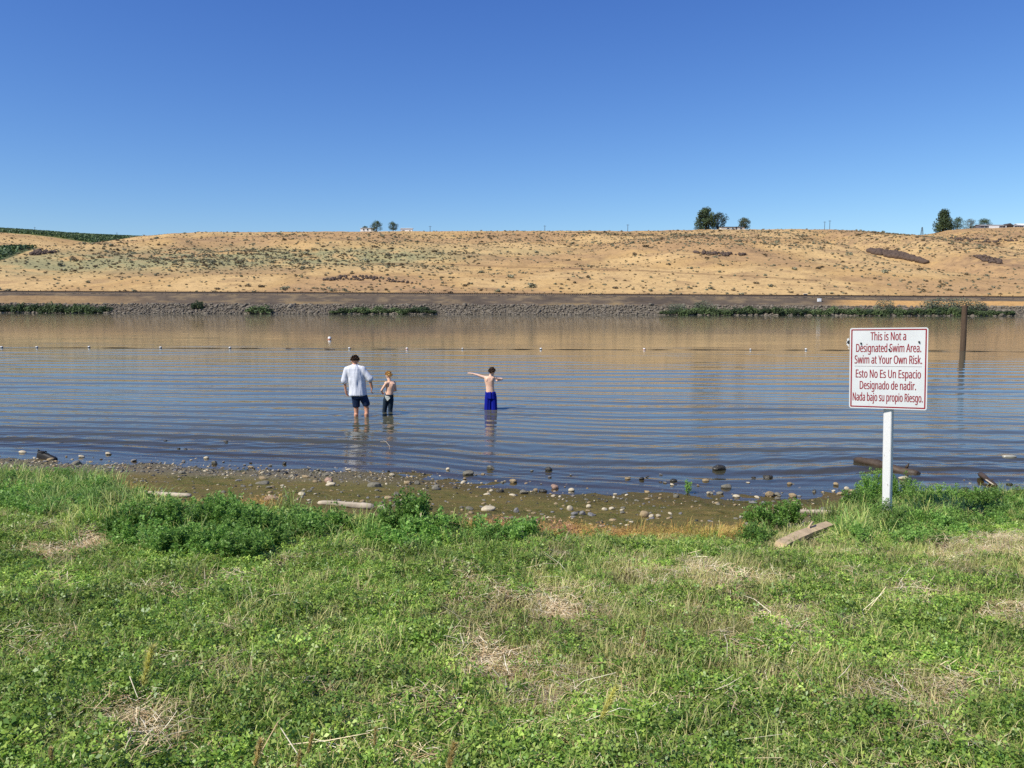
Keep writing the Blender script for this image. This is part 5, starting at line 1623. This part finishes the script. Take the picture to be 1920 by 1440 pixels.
# ================================================================== GRASS, CLOVER, WEEDS
def quads(Vs, Cs): return np.concatenate(Vs), np.concatenate(Cs)
def blade_tuft(name, seed, n, rad, h0, h1, wd, lean, cols, mat, tipcol=None):
    r = np.random.default_rng(seed)
    a = r.uniform(0, 6.2832, n); q = np.sqrt(r.random(n)) * rad
    B = np.stack([q * np.cos(a), q * np.sin(a), np.full(n, -.008)], 1)
    h = r.uniform(h0, h1, n)
    la = r.uniform(0, 6.2832, n); ln = lean * (.25 + r.random(n)) * h
    D = np.stack([np.cos(la), np.sin(la), np.zeros(n)], 1)
    wa = la + 1.57 + r.normal(0, .5, n)
    W = np.stack([np.cos(wa), np.sin(wa), np.zeros(n)], 1) * (wd * r.uniform(.7, 1.3, n))[:, None]
    up = np.array([0, 0, 1.0])
    P0 = B; P1 = B + D * (ln * .18)[:, None] + up * (h * .45)[:, None]; P2 = B + D * (ln * .55)[:, None] + up * (h * .82)[:, None]; P3 = B + D * ln[:, None] + up * (h * np.maximum(.35, 1 - .12 * lean))[:, None]
    V = np.stack([P0 - W, P0 + W, P1 - W * .9, P1 + W * .9, P2 - W * .6, P2 + W * .6, P3 - W * .08, P3 + W * .08], 1).reshape(-1, 3)
    o = (np.arange(n) * 8)[:, None, None]
    F = (np.array([[0, 1, 3, 2], [2, 3, 5, 4], [4, 5, 7, 6]])[None] + o).reshape(-1, 4)
    cc = np.array(cols)[r.integers(0, len(cols), n)] * (.8 + .4 * r.random((n, 1)))
    Cc = np.repeat(cc[:, None, :], 8, 1)
    if tipcol is not None:
        k = r.random(n) < .45
        Cc[k, 6:8] = tipcol; Cc[k, 4:6] = Cc[k, 4:6] * .6 + np.array(tipcol) * .4
    return np_mesh(name, V, F, mat, col=Cc.reshape(-1, 3))

def clover_tuft(name, seed, n, rad, h0, h1, lf, cols, mat, narrow=.62, stems=True):
    """trifoliate leaves on thin stems"""
    r = np.random.default_rng(seed)
    a = r.uniform(0, 6.2832, n); q = np.sqrt(r.random(n)) * rad
    h = r.uniform(h0, h1, n) * (1 - .35 * (q / rad) ** 2)
    C_ = np.stack([q * np.cos(a), q * np.sin(a), h], 1)
    Vs = []; Fs = []; Cs = []; off = 0
    nrm = r.normal(size=(n, 3)) * .42 + np.array([0, 0, 1.0]); nrm /= np.linalg.norm(nrm, axis=1)[:, None]
    t0 = np.cross(nrm, r.normal(size=(n, 3))); t0 /= np.linalg.norm(t0, axis=1)[:, None]; t1 = np.cross(nrm, t0)
    base = np.array(cols)[r.integers(0, len(cols), n)] * (.78 + .44 * r.random((n, 1)))
    for k in range(3):
        an = 2.094 * k + r.normal(0, .2, n)
        d = t0 * np.cos(an)[:, None] + t1 * np.sin(an)[:, None]; s = np.cross(nrm, d)
        L_ = (lf * r.uniform(.7, 1.3, n))[:, None]
        fold = nrm * (.22 * L_) * r.uniform(.2, 1.4, (n, 1))
        v0 = C_ + d * L_ * .08; v1 = C_ + d * L_ * .62 + s * L_ * narrow * .5 + fold; v2 = C_ + d * L_ * 1.08 - nrm * L_ * .08; v3 = C_ + d * L_ * .62 - s * L_ * narrow * .5 + fold
        Vs.append(np.stack([v0, v1, v2, v3], 1).reshape(-1, 3))
        i = off + np.arange(n)[:, None] * 4
        # two triangles folded on the midrib, kept as degenerate-free quads
        Fs.append(np.concatenate([i + np.array([[0, 1, 2, 3]])])); off += n * 4
        Cs.append(np.repeat(base * (.9 + .2 * r.random((n, 1))), 4, 0))
    if stems:
        m = n // 2
        b = C_[:m] * np.array([.6, .6, 0]); w_ = np.array([.0012, 0, 0]); t_ = C_[:m]
        Vs.append(np.stack([b - w_, b + w_, t_ + w_ * .6, t_ - w_ * .6], 1).reshape(-1, 3))
        Fs.append(off + np.arange(m)[:, None] * 4 + np.array([[0, 1, 2, 3]])); Cs.append(np.repeat(base[:m] * .9, 4, 0))
    return np_mesh(name, np.concatenate(Vs), np.concatenate(Fs), mat, col=np.concatenate(Cs))

def straw_tuft(name, seed, n, rad, cols, mat, ln=(.05, .16)):
    r = np.random.default_rng(seed)
    a = r.uniform(0, 6.2832, n); q = np.sqrt(r.random(n)) * rad
    C_ = np.stack([q * np.cos(a), q * np.sin(a), r.uniform(.004, .03, n)], 1)
    an = r.uniform(0, 6.2832, n); L_ = r.uniform(ln[0], ln[1], n)
    d = np.stack([np.cos(an), np.sin(an), r.normal(0, .16, n)], 1) * L_[:, None] * .5
    s = np.cross(d, [0, 0, 1.0]); s /= np.linalg.norm(s, axis=1)[:, None]; s = s * r.uniform(.0007, .0015, (n, 1))
    bow = np.array([0, 0, 1.0]) * (L_ * r.uniform(-.05, .12, n))[:, None]
    V = np.stack([C_ - d - s, C_ - d + s, C_ + bow - s, C_ + bow + s, C_ + d - s * .5, C_ + d + s * .5], 1).reshape(-1, 3)
    F = (np.array([[0, 1, 3, 2], [2, 3, 5, 4]])[None] + (np.arange(n) * 6)[:, None, None]).reshape(-1, 4)
    cc = np.array(cols)[r.integers(0, len(cols), n)] * (.75 + .45 * r.random((n, 1)))
    return np_mesh(name, V, F, mat, col=np.repeat(cc, 6, 0))

CL = [lin('#8cb152'), lin('#7ea54e'), lin('#a3c062'), lin('#6f974a')]
GR = [lin('#acba60'), lin('#bec66e'), lin('#98ae58'), lin('#c9ca80')]
GRD = [lin('#bfb878'), lin('#d0c086'), lin('#aab06a')]
STW = [lin('#e2cfa4'), lin('#d2bc8e'), lin('#ecdfbe'), lin('#bea076')]
mat_clover = foliage("clover_leaves", tint=(1.08, 1, .82), nscale=1.0, dry=lin('#a3a86a'), dry_lo=.55, dry_hi=.75, rough=.42, transl=.35, spec=.45)
mat_grass = foliage("grass_blades", nscale=1.3, dry=lin('#c0b07c'), dry_lo=.52, dry_hi=.7, rough=.5, transl=.33, spec=.35)
mat_straw = foliage("dry_straw", nscale=2.0, dry=lin('#9a7c52'), dry_lo=.55, dry_hi=.75, rough=.7, transl=.05)
mat_weed = foliage("weed_leaves", nscale=1.5, dry=lin('#8f9a58'), dry_lo=.6, dry_hi=.78, rough=.5, transl=.35, spec=.3)
mat_red_weed = foliage("reddish_weed", nscale=3, dry=lin('#b0904c'), dry_lo=.45, dry_hi=.65, rough=.6, transl=.25)

# candidate points over the bank, denser nearer the camera
def bank_points(n, ymin=1.7, ymax=10.5, power=1.0):
    y = ymin + (ymax - ymin) * rng.random(n) ** power
    x = (rng.random(n) * 2 - 1) * (1.3 + .72 * y)
    return x, y
def finish(x, y, s0, s1, tilt=.15, sink=0.0, zs=1.0):
    n = len(x)
    P = np.stack([x, y, zn(x, y) - sink], 1)
    s = rng.uniform(s0, s1, n)
    return P, np.stack([rng.normal(0, tilt, n), rng.normal(0, tilt, n), rng.uniform(0, 6.28, n)], 1), np.stack([s, s, s * zs * np.clip(rng.lognormal(0, .28, n), .55, 1.5)], 1)
def masks(x, y):
    P = np.stack([x, y, zn(x, y)], 1)
    px, row, _ = project(P)
    st = straw_mask(px, row)
    inside = sstep(.22, -.12, y - yedge(x) + .45 * (fbm(x * 2, y * 2, 31) - .5))
    clump = fbm(x * .9, y * .9, 101); fine = fbm(x * 3.2, y * 3.2, 102)
    # clover dominates the near edge and the middle-left, grass the right
    clov = .30 + 1.1 * sstep(.42, .60, clump) + .55 * sstep(3.9, 2.9, y) + .25 * sstep(1, -3, x) - .35 * sstep(.6, 2.5, x) * sstep(3.2, 4.2, y)
    return px, row, st, inside, np.clip(clov, .05, 1.3), clump, fine

# clover
x, y = bank_points(16000, power=1.15)
px_, rw_, st, ins, clov, clump, fine = masks(x, y)
k_ = rng.random(len(x)) < np.clip(ins * clov * (1 - 1.25 * np.minimum(st, .8)) * (.15 + 1.4 * fine) * .66, 0, 1)
x, y = x[k_], y[k_]
P_, r3, s3 = finish(x, y, .75, 1.25, .12)
protos = [proto("clover_%d" % i, clover_tuft("clover_%d" % i, 900 + i, 105, .125, .012, .062, .0135 + .002 * (i % 3), CL, mat_clover, .58 + .05 * (i % 2))) for i in range(7)]
scatter("clover", P_, r3, s3, rng.integers(0, 7, len(x)), protos, "dense green clover covering the grassy bank in front")
nclov = len(x)
# green grass
x, y = bank_points(15000, power=1.1)
px_, rw_, st, ins, clov, clump, fine = masks(x, y)
k_ = rng.random(len(x)) < np.clip(ins * (1.35 - .62 * np.clip(clov, 0, 1)) * (1 - 1.1 * np.minimum(st, .85)) * (.3 + 1.2 * fine) * .98, 0, 1)
x, y = x[k_], y[k_]; P_, r3, s3 = finish(x, y, .7, 1.2, .15)
protos = [proto("turf_%d" % i, blade_tuft("turf_%d" % i, 920 + i, 58, .10, .025, .085, .0021, .85, GR if i < 4 else GRD, mat_grass, lin('#b9a873') if i % 2 else None)) for i in range(7)]
protos += [proto("turf_%d" % (7 + i), blade_tuft("turf_%d" % (7 + i), 930 + i, 20, .09, .05, .12, .0019, 1.0, GRD + [lin('#d2c290')], mat_grass, lin('#dccba0'))) for i in range(2)]
scatter("grass", P_, r3, s3, rng.choice(9, len(x), p=[.134] * 7 + [.031] * 2), protos, "short patchy green and yellowing grass on the bank")
ngr = len(x)
# straw and dry thatch
x, y = bank_points(8000, power=1.0)
px_, rw_, st, ins, clov, clump, fine = masks(x, y)
k_ = rng.random(len(x)) < np.clip(ins * (.12 + 1.5 * st ** 1.5 + .2 * sstep(.5, .35, clump) * sstep(-1, 2, x)), 0, 1)
x, y = x[k_], y[k_]; P_, r3, s3 = finish(x, y, .7, 1.3, .08)
P_[:, 2] += .006 + .03 * rng.random(len(x)) * (rng.random(len(x)) < .6)
protos = [proto("straw_%d" % i, straw_tuft("straw_%d" % i, 940 + i, 62, .13, STW, mat_straw, (.03, .11))) for i in range(5)]
scatter("dry_grass", P_, r3, s3, rng.integers(0, 5, len(x)), protos, "bleached straw and dead grass lying in patches on the bank")
nst = len(x)
# single long dry stalks
x, y = bank_points(150, 2.2, 7.5)
P_, r3, s3 = finish(x, y, .8, 1.5, .3)
P_[:, 2] += .03
protos = [proto("stalk_%d" % i, straw_tuft("stalk_%d" % i, 960 + i, 3, .10, STW, mat_straw, (.12, .24))) for i in range(4)]
scatter("dry_stalks", P_, r3, s3, rng.integers(0, 4, len(x)), protos, "long dry stalks lying across the green bank")

# taller growth along the brow of the bank
x = rng.uniform(-9, 8.5, 5200); y = yedge(x) - rng.random(5200) ** 1.6 * 1.3 + .08
px_, rw_, st, ins, clov, clump, fine = masks(x, y)
hgt = .4 + .6 * sstep(-1.6, -3.4, x) + .65 * sstep(2.2, 2.9, x) - .3 * sstep(-.6, .4, x) * sstep(2.4, 1.8, x)
k_ = ~((px_ > 1440) & (px_ < 1575) & (rw_ > 992) & (rw_ < 1068)) & (rng.random(len(x)) < 2) & (rng.random(len(x)) < np.clip(hgt * .45 * (.3 + fine) * (1 - .8 * st), 0, 1))
x, y, hh_ = x[k_], y[k_], hgt[k_]
P_, r3, s3 = finish(x, y, .8, 1.2, .16); s3 *= (.55 + .5 * hh_)[:, None]
protos = [proto("tall_grass_%d" % i, blade_tuft("tall_grass_%d" % i, 980 + i, 36, .09, .08, .22, .0030, .8, GR if i % 2 else CL, mat_grass, lin('#b9a873') if i == 1 else None)) for i in range(5)]
scatter("tall_grass", P_, r3, s3, rng.integers(0, 5, len(x)), protos, "taller ragged grass along the brow of the bank")

# low reddish and yellow plants between the grass and the mud
x = rng.uniform(-4.6, 4.2, 5200); y = yedge(x) + rng.uniform(-.1, 1.05, 5200)
px_, row_, _ = project(np.stack([x, y, zn(x, y)], 1))
dn = (.85 * sstep(840, 900, px_) * sstep(1440, 1390, px_) + .4 * np.exp(-((px_ - 455) / 60) ** 2) + .2 * sstep(330, 240, px_)) * sstep(1.0, .35, y - yedge(x) + .3 * (fbm(x * 3, y * 3, 107) - .5))
k_ = rng.random(len(x)) < dn * (1.6 * fbm(x * 2.5, y * 2.5, 105) - .25) * .75
x, y = x[k_], y[k_]; P_, r3, s3 = finish(x, y, .7, 1.25, .15)
RW = [[lin('#c9a060'), lin('#d6bb78'), lin('#b98a58')], [lin('#c4907a'), lin('#b87868'), lin('#d6b094')], [lin('#b8b05a'), lin('#9cab52'), lin('#d0c070')], [lin('#d6b068'), lin('#c99a56')]]
protos = [proto("red_weed_%d" % i, clover_tuft("red_weed_%d" % i, 990 + i, 60, .085, .02, .10, .011, RW[i], mat_red_weed, .4)) for i in range(4)]
protos.append(proto("red_weed_4", blade_tuft("red_weed_4", 996, 40, .08, .05, .14, .0022, .6, RW[3] + RW[2], mat_red_weed)))
cl_ = np.array([1, 0, 3, 2, 4, 4])[(fbm(x * 1.1, y * 1.1, 106) * 7.5 - 1.2 + rng.normal(0, .8, len(x))).clip(0, 5).astype(int)]
scatter("reddish_weeds", P_, r3, s3, cl_, protos, "low reddish and yellow weeds between the grass and the mud")
# algae and small sprouts on the mud
x = rng.uniform(-9, 9, 4200); s_ = rng.uniform(-3.4, -.05, 4200); y = ysh(x) + s_
k_ = (rng.random(len(x)) < .8 * sstep(.48, .66, fbm(x * 1.1, y * 1.8, 108))) & (y > yedge(x) + .2)
x, y = x[k_], y[k_]; P_, r3, s3 = finish(x, y, .5, 1.1, .1, .004, .5)
protos = [proto("algae_%d" % i, clover_tuft("algae_%d" % i, 1010 + i, 46, .10, .001, .012, .011, [lin('#5f6a2c'), lin('#6f7432'), lin('#4f5a2a')], mat_red_weed if False else mat_weed, .5, False)) for i in range(3)]
scatter("algae", P_, r3, s3, rng.integers(0, 3, len(x)), protos, "thin green algae and sprouts on the wet mud")

# ---- single leafy weeds that stand out along the brow
mat_wstem = simple("weed_stem", lin('#64803c'), .6, .25, .2, 60)
def weed_mesh(seed, h, w_, nst, cols, lf=.016):
    r = np.random.default_rng(seed)
    Vs = []; Cs = []; stemsb = MB()
    for i in range(nst):
        a = r.uniform(0, 6.28); q = math.sqrt(r.random()) * w_ * .5
        top = np.array([q * math.cos(a) * 1.15, q * math.sin(a) * 1.15, h * r.uniform(.6, 1.05) * (1 - .3 * (2 * q / w_) ** 2)])
        bs = np.array([top[0] * .35, top[1] * .35, -.02])
        mid = (top + bs) / 2 + np.array([top[0] * .1, top[1] * .1, .02])
        stemsb.tube([bs, mid, top], [.003, .0022, .001], 4)
        m = int(60 * h / .3)
        for j in range(m):
            f = .12 + .88 * r.random() ** .75
            c = bs * (1 - f) ** 2 + 2 * mid * f * (1 - f) + top * f * f
            d = np.array([math.cos(j * 2.4), math.sin(j * 2.4), r.uniform(.1, .8)]); d /= np.linalg.norm(d)
            c = c + d * .02 * r.random()
            nr = r.normal(size=3) * .6 + np.array([0, 0, 1.]); s = np.cross(d, nr); s /= np.linalg.norm(s)
            L_ = lf * r.uniform(.8, 1.7) * (1.25 - .4 * f)
            for e in (-1, 0, 1):
                dd = d + s * e * .9; dd /= np.linalg.norm(dd); ss = np.cross(dd, np.cross(d, s)); ss /= np.linalg.norm(ss)
                Vs.append(np.array([c, c + dd * L_ * .6 + ss * L_ * .3, c + dd * L_ * 1.15, c + dd * L_ * .6 - ss * L_ * .3]))
                Cs.append(np.tile(np.array(cols[r.integers(0, len(cols))]) * r.uniform(.8, 1.2), (4, 1)))
    V = np.concatenate(Vs); Cc = np.concatenate(Cs)
    return np_mesh("foliage", V, np.arange(len(V)).reshape(-1, 4), mat_weed, col=Cc), stemsb.mesh("stems", mat_wstem)
WG = [lin('#6c9440'), lin('#7aa048'), lin('#60883c'), lin('#88aa50')]
WL = [lin('#84ab50'), lin('#76a04a'), lin('#94b45c')]
WEEDS = [(262, 1003, 75, 62, WG, "dark leafy weed clump at the left end of the big dark green patch"), (330, 1012, 80, 70, WG, "dark leafy weed clump in the left half of the big dark green patch"),
         (405, 1005, 85, 72, WG, "tallest dark leafy clump in the middle of the big dark green patch"), (470, 1018, 80, 66, WG, "dark leafy weed clump at the right end of the big dark green patch"),
         (360, 1045, 90, 60, WG, "dark leafy weed clump at the front left of the big dark green patch"), (455, 1055, 80, 56, WG, "dark leafy weed clump at the front right of the big dark green patch"),
         (432, 965, 34, 42, WL, "lighter upright weed at the upper edge of the big dark green patch"),
         (768, 1000, 70, 78, WG, "tall leafy weed sprouting from the grass edge right of the long driftwood log"), (735, 1005, 50, 48, WG, "lower leafy weed at the left foot of the tall sprouting weed"), (815, 1005, 60, 44, WG, "lower leafy weed at the right of the tall sprouting weed"),
         (185, 938, 52, 40, WL, "pale green weed at the grass edge above the bare patch at left"), (100, 920, 70, 40, WL, "pale green weed near the left picture edge below the shoe"), (30, 925, 60, 40, WL, "pale green weed in the left picture corner of the bank"),
         (1640, 952, 64, 64, WL, "leafy weed growing up against the left side of the sign post"), (1690, 955, 46, 66, WL, "leafy weed growing up behind the right side of the sign post"), (1652, 996, 40, 58, WL, "thin pale weed in front of the foot of the sign post"), (1684, 1000, 36, 46, WL, "low pale weed at the right of the sign post foot"), (1610, 972, 60, 54, WG, "bushy dark weed a little left of the sign post"),
         (1735, 965, 70, 50, WL, "bushy weed a little right of the sign post"), (1780, 955, 60, 44, WL, "wispy weed in the middle between the sign post and the right edge"), (1860, 962, 80, 42, WG, "dark bushy weed near the right picture edge"), (1910, 950, 40, 30, WL, "small weed right at the right picture edge"),
         (1430, 1000, 55, 56, WG, "dark weed clump at the left of the slanted timber beam"), (1482, 985, 50, 46, WG, "dark weed clump behind the slanted timber beam"), (1425, 1022, 50, 34, WG, "low dark weed at the foot of the weeds left of the beam"), (1400, 978, 24, 20, WL, "small lone weed on the upper beach left of the beam"),
         (1290, 925, 12, 26, WL, "thin dark sprig standing at the waterline"), (600, 1010, 60, 36, WG, "low weed between the big dark green patch and the tall sprouting weed"), (560, 985, 46, 34, WL, "pale low weed below the left stones at the grass edge")]
for i, (px, row, wd, hh_, cols, lab) in enumerate(WEEDS):
    p = at_ground(px, row)
    zc = float((p - CAM) @ fw)
    h_ = hh_ * zc / FPX * 1.15; w_ = wd * zc / FPX * 1.1
    fm_, sm_ = weed_mesh(1100 + i, h_, w_, max(6, int(44 * (w_ / .35) ** 1.4)), cols, .0105 if cols is WL else .012)
    e = empty("leafy_weed", p); tag(e, lab, "weed")
    link("foliage", fm_, e); link("stems", sm_, e)

# smaller leafy growth filling in between and around the big clumps
UZ = [(370, 1005, 175, 55, 330), (770, 1000, 90, 42, 110), (1440, 1000, 60, 40, 70), (1640, 965, 90, 45, 190), (1790, 965, 160, 34, 190), (110, 940, 150, 40, 170), (590, 1005, 60, 14, 40), (1690, 1000, 130, 30, 110), (980, 1012, 120, 14, 40)]
uq = []
for (cx_, cy_, rx_, ry_, k_) in UZ:
    for _ in range(k_):
        a_ = rng.uniform(0, 6.28); q_ = math.sqrt(rng.random())
        p_ = at_ground(cx_ + rx_ * q_ * math.cos(a_), cy_ + ry_ * q_ * math.sin(a_))
        bpx, brow, _z = project(p_ + np.array([0, 0, .05]))
        if p_[1] < float(yedge(p_[0])) + .12 and not (1440 < bpx < 1572 and 992 < brow < 1062): uq.append(p_)
uq = np.array(uq); n = len(uq)
upro = []
for i in range(6):
    fm_, sm_ = weed_mesh(1300 + i, .13 + .02 * (i % 3), .15, 7, WG if i % 2 else WL, .0105)
    upro.append(proto("undergrowth_%d" % i, fm_))
us = rng.uniform(.65, 1.35, n)
scatter("undergrowth", uq, np.stack([rng.normal(0, .2, n), rng.normal(0, .2, n), rng.uniform(0, 6.28, n)], 1), np.stack([us, us, us * rng.uniform(.7, 1.3, n)], 1), rng.integers(0, 6, n), upro, "ragged low leafy growth between the weed clumps along the brow")

# ---- foxtail seed heads
mat_stem = simple("green_stem", lin('#6f7f42'), .6, .25, .2, 60)
mat_fox = foliage("foxtail", nscale=8, dry=lin('#b8a860'), dry_lo=.5, dry_hi=.7, transl=.4)
def foxtail(px, row_top, row_head, px_base, row_base, wpx, zc, label, rust=False, px_head=None):
    """head spans from row_top to row_head, the stalk goes down to the ground"""
    tp = at_depth(px, row_top, zc); hd = at_depth(px_head if px_head else px + (px_base - px) * (row_head - row_top) / max(1, row_base - row_top), row_head, zc)
    d = hd - tp
    L0 = np.linalg.norm(d)
    gd = at_depth(px_base, row_base, zc - .02)
    gz_ = float(zn(gd[0], gd[1])); gd = np.array([gd[0], gd[1], gz_])
    e = empty("foxtail_grass", gd); tag(e, label, "grass stem", "foxtail seed heads in the foreground grass")
    mb = MB(); a = hd - gd; b = tp - gd
    mb.tube([(0, 0, -.01), a * .5 + np.array([.004, 0, 0]), a, b], [.0016, .0014, .0012, .0008], 5)
    mb.build("stalk", mat_stem, e, True)
    w_ = wpx * zc / FPX * .5
    cols = [lin('#cfcb7c'), lin('#bcbc72'), lin('#dcd890')] if not rust else [lin('#d8c688'), lin('#c8b478'), lin('#e2d29a')]
    r = np.random.default_rng(int(px))
    ax = (b - a) / L0; s_ = np.cross(ax, [0, 1., 0]); s_ /= np.linalg.norm(s_); u_ = np.cross(ax, s_)
    V = []; Cs = []
    for k in range(420):
        f = r.random(); c = a + (b - a) * f
        an = r.uniform(0, 6.28); o_ = s_ * math.cos(an) + u_ * math.sin(an)
        rad = w_ * .55 * (math.sin(math.pi * (.12 + .8 * f)) ** .5)
        p0 = c + o_ * rad * .2; d_ = o_ * .75 + ax * .75; d_ /= np.linalg.norm(d_)
        t_ = np.cross(d_, r.normal(size=3)); t_ /= np.linalg.norm(t_)
        L_ = w_ * r.uniform(.7, 1.5); ww = w_ * .16 if k % 3 else w_ * .3
        V += [p0 - t_ * ww, p0 + t_ * ww, p0 + d_ * L_ * (1 if k % 3 else .55) + t_ * ww * .2, p0 + d_ * L_ * (1 if k % 3 else .55) - t_ * ww * .2]
        cc = np.array(cols[r.integers(0, 3)]) * r.uniform(.8, 1.25); Cs += [cc] * 4
    link("seed_head", np_mesh("seed_head", np.array(V), np.arange(len(V)).reshape(-1, 4), mat_fox, col=np.array(Cs)), e)
foxtail(285, 1213, 1285, 240, 1415, 20, 2.72, "tallest upright golden foxtail head standing over the straw patch at lower left")
foxtail(1156, 1286, 1350, 1085, 1440, 18, 2.62, "large golden foxtail head leaning right at lower centre")
foxtail(490, 1388, 1436, 470, 1470, 17, 2.5, "golden brown foxtail head leaning right at the bottom edge, left of the pair", True)
foxtail(586, 1376, 1412, 566, 1470, 11, 2.52, "slim brown foxtail head, upper one of the pair at the bottom edge", True)
foxtail(562, 1408, 1440, 555, 1475, 10, 2.48, "slim brown foxtail head, lower one of the pair at the bottom edge", True)
foxtail(853, 1394, 1446, 830, 1480, 18, 2.46, "broad golden brown foxtail head leaning right at the bottom edge in the middle", True)
foxtail(704, 1365, 1398, 700, 1450, 9, 2.55, "thin rusty foxtail head right of the bottom pair", True)
foxtail(96, 1403, 1425, 97, 1460, 11, 2.5, "short blunt foxtail head in the lower left corner", True)
foxtail(1208, 1178, 1206, 1202, 1225, 9, 3.4, "small reddish foxtail head in the grass right of centre", True)
# ---- a few broad pale leaves
mat_broad = simple("broad_leaf", lin('#8fa458'), .5, .35, .15, 30)
def broad(px, row, s, label, n=5):
    p = at_ground(px, row); e = None
    r = np.random.default_rng(int(px))
    mb = MB()
    for k in range(n):
        a = 6.28 * k / n + r.uniform(-.4, .4); d = np.array([math.cos(a), math.sin(a), .35]); sd = np.array([-math.sin(a), math.cos(a), 0])
        c = np.array([0, 0, .05]) + d * s * .25
        L_ = s * r.uniform(.8, 1.2); W_ = L_ * .42
        V = [c, c + d * L_ * .25 + sd * W_, c + d * L_ * .65 + sd * W_ * .8, c + d * L_ - np.array([0, 0, .01]), c + d * L_ * .65 - sd * W_ * .8, c + d * L_ * .25 - sd * W_, c + d * L_ * .5 - np.array([0, 0, .006])]
        mb.add(V, [(0, 1, 6), (1, 2, 6), (2, 3, 6), (3, 4, 6), (4, 5, 6), (5, 0, 6)])
        mb.tube([(0, 0, -.02), c * .6, c], [.0016, .0014, .001], 4)
    o = mb.build("broadleaf_weed", mat_broad, None, False); o.location = p
    tag(o, label, "weed")
broad(1462, 1330, .034, "light yellow-green broad leaved weed at lower right", 6)
broad(1370, 1170, .030, "light yellow-green two leaved weed in the grass right of centre", 3)
broad(530, 1208, .026, "light yellow-green broad leaved weed in the clover left of centre", 3)
broad(960, 1430, .040, "bright broad leaf at the bottom edge in the middle", 4)
